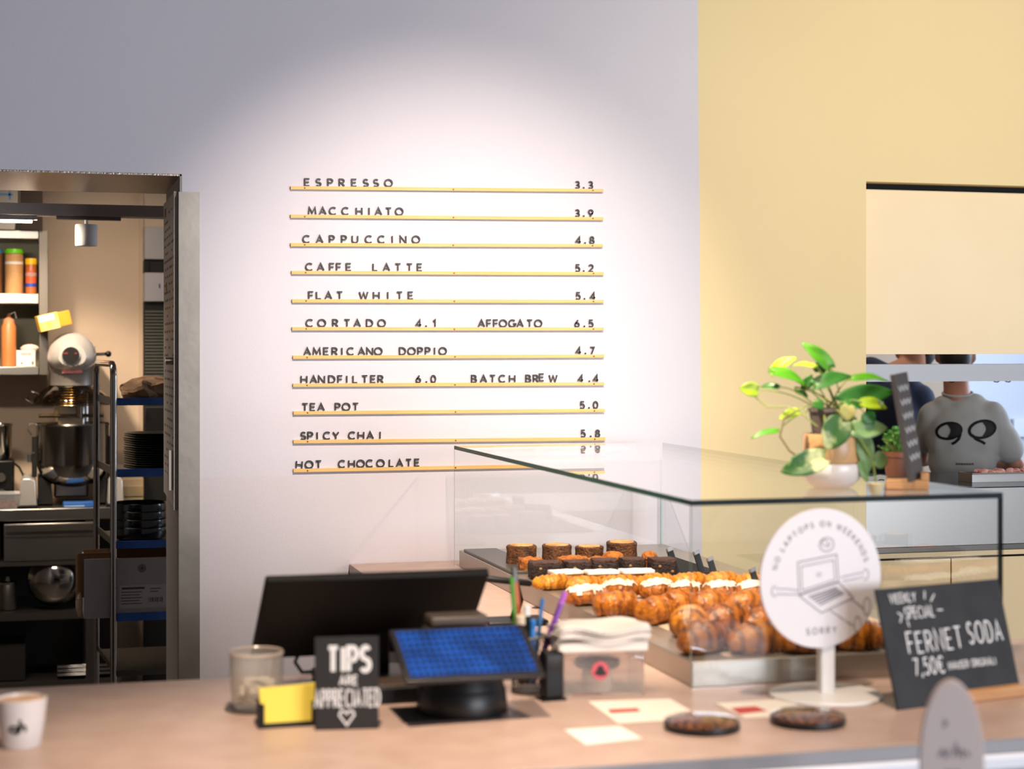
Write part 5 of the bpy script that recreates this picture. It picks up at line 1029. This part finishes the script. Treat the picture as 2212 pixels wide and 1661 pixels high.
# the cook with the printed T-shirt
zc_ = 7.5; pc = atY(2078, 1000, 6.72); rz = -math.atan2(pc.x, pc.y)
arms = [((.138, -.005, 1.37), (.226, .045, 1.160), (.12, .27, 1.16), (-.4, 1, .1)), ((-.138, -.005, 1.37), (-.185, .14, 1.17), (-.08, .30, 1.17), (.4, 1, .1))]
p1, bd = build_person('person in pale grey T-shirt with two cartoon eyes on the back, facing away', (pc.x, pc.y, 0), rz, 0, SKIN2, None, None, None, 0, ((-.028, .055, 1.645), (-.02, .0, 1.45)), arms)
SH = M('grey_tshirt', '#a5a29e', .85, bump=.12, bscale=25)
b = MB(); b.ell((0, 0, 1.28), .158, .112, .18, 32, 20); b.ell((0, .0, 1.17), .146, .110, .14, 32, 16); b.cap((-.122, -.002, 1.378), (.122, -.002, 1.380), .054, .054); b.cap((-.07, -.002, 1.412), (.05, -.002, 1.414), .056, .056)
b.cap((.132, 0, 1.375), (.196, .03, 1.225), .060, .064); b.cap((-.135, 0, 1.372), (-.165, .10, 1.25), .052, .056); b.ell((0, 0, 1.075), .135, .112, .075, 30, 12)
shirt = part('tshirt', b, SH, p1, 'loose pale grey T-shirt'); remesh(shirt, .010, 8)
tx = bpy.data.textures.new('folds', 'CLOUDS'); tx.noise_scale = .11; tx.noise_depth = 1
dm = shirt.modifiers.new('folds', 'DISPLACE'); dm.texture = tx; dm.strength = .018; dm.mid_level = .5; dm.texture_coords = 'LOCAL'
col_ = part('collar', MB().tube([(-.018 + .064 * math.cos(a), .0 + .062 * math.sin(a), 1.468 + .012 * math.sin(a)) for a in [2 * math.pi * i / 32 for i in range(32)]], .0055, 8, True), SH, p1)
part('hair', MB().ell((-.028, .040, 1.678), .080, .094, .095, 28, 16).ell((-.028, .015, 1.638), .070, .075, .075, 24, 14), HAIR, p1, 'short dark hair')
b = MB()
for s in (-1, 1): b.cap((s * .085, 0, 1.0), (s * .09, .02, .52), .1, .07); b.cap((s * .09, .02, .5), (s * .09, 0, .1), .068, .06)
b.ell((0, 0, 1.03), .15, .115, .09); tr = part('trousers', b, M('dark_trousers', '#121316', .8), p1); remesh(tr, .012, 4)
for s in (-1, 1): part('shoe', MB().ell((s * .093, .05, .045), .045, .13, .045), BLACK, p1)
bmk = MB(); kx = 1 / 493
def eye(cx, cy, w_, h_, pupil, tail):
    fn = lambda x, y, d: (x, -.35 + d, y)
    ring = [(cx + w_ * math.cos(a), cy + h_ * math.sin(a) + .12 * w_ * math.cos(a)) for a in [2 * math.pi * i / 40 for i in range(40)]]; bmk.stroke(ring, .0115, fn, 0, .001, True)
    bmk.stroke([(cx + x * w_, cy + y * h_) for x, y in tail], .011, fn, 0, .001)
    n0 = 14; rows = []
    for i in range(n0 + 1):
        u = i / n0; y = -1 + 2 * u; xr = math.sqrt(max(0, 1 - y * y)); xl = xr - 2 * xr * pupil * (1 - .35 * (1 - y * y)) * .9
        rows.append([(cx + w_ * (xl + (xr - xl) * j / 6), -.35, cy + h_ * y + .12 * w_ * (xl + (xr - xl) * j / 6)) for j in range(7)])
    bmk.grid(rows)
def ptx(px, py): return ((px - 2078) * kx, EYE + (HZ - py) * .00200)
def wrap_print(mb, nm, lab):
    o = part(nm, mb, bpy.data.materials.get('black_print') or M('black_print', '#0d0d0f', .7), p1, lab, smooth=False)
    sw = o.modifiers.new('wrap', 'SHRINKWRAP'); sw.target = shirt; sw.wrap_method = 'PROJECT'; sw.use_project_y = True; sw.use_negative_direction = False; sw.use_positive_direction = True; sw.offset = .004
e1, e2 = ptx(2051, 931), ptx(2120, 927)
eye(e1[0], e1[1], .052, .034, .72, [(.95, -.3), (.8, -1.0), (.5, -1.45), (.25, -1.65)]); wrap_print(bmk, 'eye_print', 'left printed black eye'); bmk = MB(); eye(e2[0], e2[1], .054, .036, .60, [(-.8, -.65), (-.45, -1.2), (.0, -1.5), (.22, -1.75)])
wrap_print(bmk, 'eye_print', 'right printed black eye'); bmk = MB(); q = ptx(2083, 1004)
for k in range(7): bmk.stroke([(q[0] - .035 + k * .011 + a, q[1] + c_) for a, c_ in ((0, 0), (.003, .008), (.006, .001), (.008, .006))], .0022, lambda x, y, d: (x, -.35 + d, y), 0, .001)
wrap_print(bmk, 'script_print', 'small black script at the hem')
# the cook in navy, bending over
pc = atY(1908, 900, 7.35); rz2 = -math.atan2(pc.x, pc.y)
arms = [((.17, .02, 1.43), (.24, .12, 1.2), (.16, .36, 1.17), (-.3, 1, .1)), ((-.18, .0, 1.43), (-.24, .1, 1.2), (-.1, .34, 1.17), (.3, 1, .1))]
p2, bd2 = build_person('person in navy top bending over the kitchen counter, half hidden by plant and shelf bar', (pc.x, pc.y, 0), rz2, 0, SKIN, None, None, None, 0, ((.145, .16, 1.66), (.03, .05, 1.535)), arms)
NAVY = M('navy_cloth', '#18223c', .85, bump=.1, bscale=20)
b = MB(); b.ell((-.01, 0, 1.33), .185, .125, .22, 30, 18); b.ell((0, 0, 1.12), .165, .125, .16); b.cap((-.16, .01, 1.50), (.11, .02, 1.475), .078, .07); b.cap((-.06, .02, 1.56), (.0, .03, 1.53), .07, .07); b.cap((.17, .02, 1.43), (.235, .11, 1.22), .07, .062); b.cap((-.19, .01, 1.45), (-.245, .1, 1.22), .075, .062)
nv = part('top', b, NAVY, p2, 'navy blue work top'); remesh(nv, .012, 6)
part('strap', MB().tube([(.07, -.135, 1.05), (.085, -.15, 1.25), (.07, -.10, 1.5)], .014, 8), M('blue_strap', '#2a57a0', .7), p2, 'blue apron strap')
part('hair', MB().ell((.185, .18, 1.675), .07, .095, .10, 24, 14).ell((.15, .175, 1.73), .08, .09, .06, 24, 12), HAIR, p2, 'dark hair')
b = MB()
for s in (-1, 1): b.cap((s * .085, 0, 1.0), (s * .09, .02, .52), .105, .07); b.cap((s * .09, .02, .5), (s * .09, 0, .1), .068, .06)
tr = part('trousers', b, M('navy_trousers', '#15171f', .8), p2); remesh(tr, .012, 4)
for s in (-1, 1): part('shoe', MB().ell((s * .093, .05, .045), .045, .13, .045), BLACK, p2)
# ------------------------------------------------------------------ plants and sign on the glass case
ZG = CZ + .0005
def ont(px, py): p = atZ(px, py, CZ); p.z = ZG; return p
zx, zy = (lambda a: 1550 + a / 3.3414), (lambda a: 700 + a / 3.3414)
pp = ont(1797, 1052); VD = Vector((pp.x, pp.y, 0)).normalized(); ZD = pp.x * SN + pp.y * CS; kp = ZD / F
RT = Vector((CS, -SN, 0))
def pl_(ax, ay, depth=0.0):                                     # enlarged-view pixel to a place at the pot's distance plus depth
    r = ray(zx(ax), zy(ay)); return Vector((0, 0, EYE)) + r * (ZD + depth)
t = thing('trailing_plant', 'trailing heart leaved plant in tan and white ceramic planter on the glass case', 'potted plant', pp)
L0 = lambda v: Vector(v) - pp
pw = 64 * kp
part('planter_bowl', MB().lathe([(pw * .55, 0), (pw * .72, .004), (pw * .98, .024), (pw * 1.04, .042), (pw * 1.0, .054), (pw * .9, .056)], 48), M('white_ceramic', '#ded7d3', .3), t, 'white ceramic lower bowl')
zt2 = pl_(700, 790).z - pp.z
part('planter_top', MB().lathe([(pw * .97, .0562), (pw * 1.0, .06), (pw * .97, zt2 - .004), (pw * .94, zt2), (pw * .84, zt2), (pw * .84, .08)], 48), M('tan_ceramic', '#d2a877', .35, col2='#c99a68', scale=9), t, 'tan glazed upper ring')
g0, g1 = zt2 - .02, pl_(700, 605).z - pp.z
part('nursery_pot', MB().lathe([(pw * .62, g0), (pw * .76, g1 - .008), (pw * .80, g1 - .008), (pw * .80, g1), (pw * .72, g1), (pw * .70, g1 - .012)], 40), M('pot_grey', '#6c625f', .6), t, 'grey plastic inner pot')
part('soil', MB().lathe([(pw * .70, g1 - .013), (pw * .5, g1 - .008), (.002, g1 - .006)], 30), M('soil', '#2e2119', .95, bump=.8, bscale=90), t)
GR = [M('leaf_bright', '#63b025', .38, col2='#4f991c', scale=18), M('leaf_dark', '#2d6a26', .38, col2='#3f8530', scale=18), M('leaf_lime', '#b5cf2e', .42, col2='#9ec022', scale=14), M('leaf_variegated', '#38682f', .45, col2='#d3dba6', scale=22, lo=.47, hi=.62), M('leaf_pale', '#93b47c', .45, col2='#7ba466', scale=16), M('leaf_cream', '#d9d08a', .5, col2='#b9bf62', scale=20)]
for m in GR:
    m.node_tree.nodes['Principled BSDF'].inputs['Transmission Weight'].default_value = .0
    nt = m.node_tree; pb = nt.nodes['Principled BSDF']; tl = nt.nodes.new('ShaderNodeBsdfTranslucent'); mx_ = nt.nodes.new('ShaderNodeMixShader'); mx_.inputs[0].default_value = .3
    src_ = pb.inputs['Base Color'].links[0].from_socket; nt.links.new(src_, tl.inputs[0]); out = nt.nodes['Material Output']; nt.links.new(pb.outputs[0], mx_.inputs[1]); nt.links.new(tl.outputs[0], mx_.inputs[2]); nt.links.new(mx_.outputs[0], out.inputs[0])
STEM = M('plant_stem', '#8fa04a', .5)
def leaf(root, B, T, W, facing, mat, fold=.25, droop=.12, nm='leaf'):
    d = T - B; L = d.length; u = d / L; n = (Vector(facing) - u * Vector(facing).dot(u)).normalized(); s = u.cross(n); rows = []
    for i in range(13):
        q = i / 12; w_ = W / 2 * (2.15 * (q + .02) ** .42 * (1 - q) ** .78) * (1 if q < .99 else .3); row = []
        for j in range(-4, 5):
            f = j / 4; back = -.10 * L * (abs(f) ** 1.5) * max(0, 1 - q * 4)
            row.append(B + u * (L * q + back) + s * (w_ * f) + n * (fold * abs(f) * w_ - droop * L * (q - .35) ** 2 * 2 + .012 * L * math.sin(9 * q + f * 3)))
        rows.append(row)
    o = part(nm, MB().grid(rows), mat, root); so = o.modifiers.new('thick', 'SOLIDIFY'); so.thickness = .0006; return o
TOCAM = -Vector((pp.x, pp.y, pp.z - EYE)).normalized()
up = Vector((0, 0, 1))
LV = [((820, 312), (622, 125), 112, 0, 0, .35, .0), ((388, 350), (562, 222), 105, 2, .02, .5, .01), ((705, 300), (520, 278), 60, 2, -.03, .6, .01), ((735, 345), (745, 262), 95, 1, .02, .2, .0), ((392, 335), (655, 412), 118, 0, -.02, .55, -.02), ((695, 440), (975, 345), 120, 1, -.03, .4, -.01), ((968, 388), (1245, 378), 92, 0, .02, .6, .03),
      ((895, 560), (1280, 470), 175, 1, -.05, .25, -.01), ((290, 478), (160, 462), 105, 2, -.04, .1, -.05), ((440, 455), (305, 440), 62, 1, -.02, .5, .0), ((585, 628), (440, 682), 75, 2, -.04, .3, -.05), ((440, 765), (240, 805), 58, 0, -.05, .5, -.06), ((900, 690), (785, 908), 205, 3, -.075, .0, -.09), ((770, 965), (455, 1065), 180, 3, -.085, .15, -.09),
      ((965, 765), (1235, 745), 145, 4, -.06, .2, -.05), ((1050, 800), (1090, 1075), 125, 4, -.05, .0, -.05), ((1135, 975), (1235, 990), 125, 4, -.04, .1, -.03), ((945, 590), (930, 700), 110, 5, -.08, .1, -.08), ((1040, 565), (1235, 590), 100, 2, -.06, .4, -.05), ((1035, 1000), (1080, 1200), 66, 4, -.05, .0, -.05), ((1065, 640), (1130, 725), 100, 1, -.06, .1, -.06), ((690, 385), (600, 480), 85, 1, .02, .3, .02), ((700, 560), (770, 610), 90, 1, -.045, .5, -.05), ((560, 470), (660, 520), 60, 1, .02, .4, .02), ((1180, 560), (1120, 640), 60, 3, -.05, .3, -.05)]
for i, (ba, ta, w_, ci, dp, upf, dt) in enumerate(LV):
    B, T = L0(pl_(*ba, dp)), L0(pl_(*ta, dt)); B.z = max(B.z, .014); T.z = max(T.z, .014); leaf(t, B, T, w_ / 3.3414 * kp, TOCAM * (1 - upf) + up * upf, GR[ci], .22, .18 if upf > .3 else .08)
    a = 2 * math.pi * i / len(LV); S0 = Vector((pw * .4 * math.cos(a), pw * .4 * math.sin(a), g1 - .012)); mid = S0.lerp(B, .5) + up * (.03 if B.z > g1 - .03 else .05)
    if B.z < g1 - .02:
        ov = Vector((B.x, B.y, 0)).normalized() * pw * .95; mid = ov + up * (g1 + .012)
    pts = [S0 * ((1 - q) ** 2) + mid * (2 * q * (1 - q)) + B * (q * q) for q in [k / 8 for k in range(9)]]
    part('stem', MB().tube(pts, .0015, 6), STEM, t)
part('stem', MB().tube([L0(pl_(245, 500, -.04)), L0(pl_(360, 600, -.04)), L0(pl_(500, 595, -.05)), L0(pl_(600, 640, -.06)), L0(pl_(720, 740, -.07))], .0016, 6), STEM, t)
part('stem', MB().tube([L0(pl_(590, 620, -.05)), L0(pl_(480, 680, -.05)), L0(pl_(450, 810, -.06)), L0(pl_(520, 915, -.07)), L0(pl_(610, 980, -.075))], .0022, 6), M('brown_stem', '#6e5a3a', .6), t)
part('stem', MB().tube([L0(pl_(960, 700, -.06)), L0(pl_(1020, 820, -.06)), L0(pl_(1120, 980, -.05)), L0(pl_(1145, 1160, -.04))], .0024, 6), STEM, t)
# small propagation dish
p = ont(1892, 1066); solo('saucer', MB().lathe([(.010, 0), (.012, .002), (.019, .022), (.0175, .022), (.010, .004)], 28), M('cream_ceramic', '#e2d3a8', .4), 'tiny cream cup under a trailing stem beside the planter', 'cup', p)
# bushy plant in a brown pot
p = ont(1938, 1030); p2_ = p; r = 32 * kp * 1.05
t = thing('potted_herb', 'small bushy green plant in a dark brown pot behind the little blackboard', 'potted plant', p); hP = .062
part('pot', MB().lathe([(r * .72, 0), (r * .76, .003), (r * .95, hP - .012), (r, hP - .012), (r, hP), (r * .88, hP), (r * .86, hP - .01)], 36), M('brown_pot', '#6a3d26', .55, col2='#553020', scale=8), t)
part('soil', MB().lathe([(r * .85, hP - .01), (.002, hP - .005)], 24), bpy.data.materials['soil'], t)
b = MB(); st = MB(); q = random.Random(5)
for i in range(46):
    a = q.uniform(0, 6.28); sp = q.uniform(.15, 1.15); tip = Vector((r * sp * math.cos(a), r * sp * math.sin(a), hP + q.uniform(.005, .045) + .02 * (1 - sp))); st.tube([(tip.x * .3, tip.y * .3, hP - .008), (tip.x * .75, tip.y * .75, hP + (tip.z - hP) * .6), tip], .0008, 5)
    for k in range(6):
        c = tip - Vector((tip.x, tip.y, .02)) * .1 * k + Vector((q.uniform(-.006, .006), q.uniform(-.006, .006), q.uniform(-.004, .005))); d = Vector((q.uniform(-1, 1), q.uniform(-1, 1), q.uniform(.0, 1))).normalized() * .011; s = d.cross(Vector((q.uniform(-1, 1), q.uniform(-1, 1), 1))).normalized() * .0045
        b.add([c, c + d * .5 + s, c + d, c + d * .5 - s], [(0, 1, 2, 3)])
part('stems', st, STEM, t); o = part('foliage', b, M('herb_leaf', '#2f6a24', .5, col2='#3f7f2c', scale=30), t, smooth=False); so = o.modifiers.new('thick', 'SOLIDIFY'); so.thickness = .0004
# little blackboard seen almost edge on
p = ont(1985, 1056); hB2, lean2 = 228 * kp, 37 * kp
t = thing('small_board', 'narrow dark chalkboard seen nearly edge on, leaning in a wooden block on the case', 'blackboard', p, (0, 0, -YAW - math.atan2(1985 - 1106, F) + R(0)))
part('wooden_block', MB().box(-.072, .022, -.035, .035, 0, .021).box(.004, .022, -.035, .035, .0212, .036), WOOD, t, bevel=.002)
Q = Matrix.Rotation(-math.atan2(lean2, hB2), 4, 'Y') @ Matrix.Rotation(R(80), 4, 'Z'); Mq = Matrix.Translation((-.006, 0, .0215)) @ Q
part('board', MB().box(-.075, .075, -.0055, .0055, 0, hB2).xf(Mq), M('board_edge_grey', '#4e4746', .75), t, bevel=.001)
b = MB(); n = 6
for k in range(n):
    z = hB2 * (.86 - .13 * k); yy = -.0057
    b.stroke([(-.06 + .02 * i, z + .006 * (-1) ** i) for i in range(7)], .0035, lambda x, y, d: Mq @ Vector((x, -.0057 - d, y)), 0, .0004)
part('chalk_lettering', b, CHALKW, t, 'white chalk scribble', smooth=False)
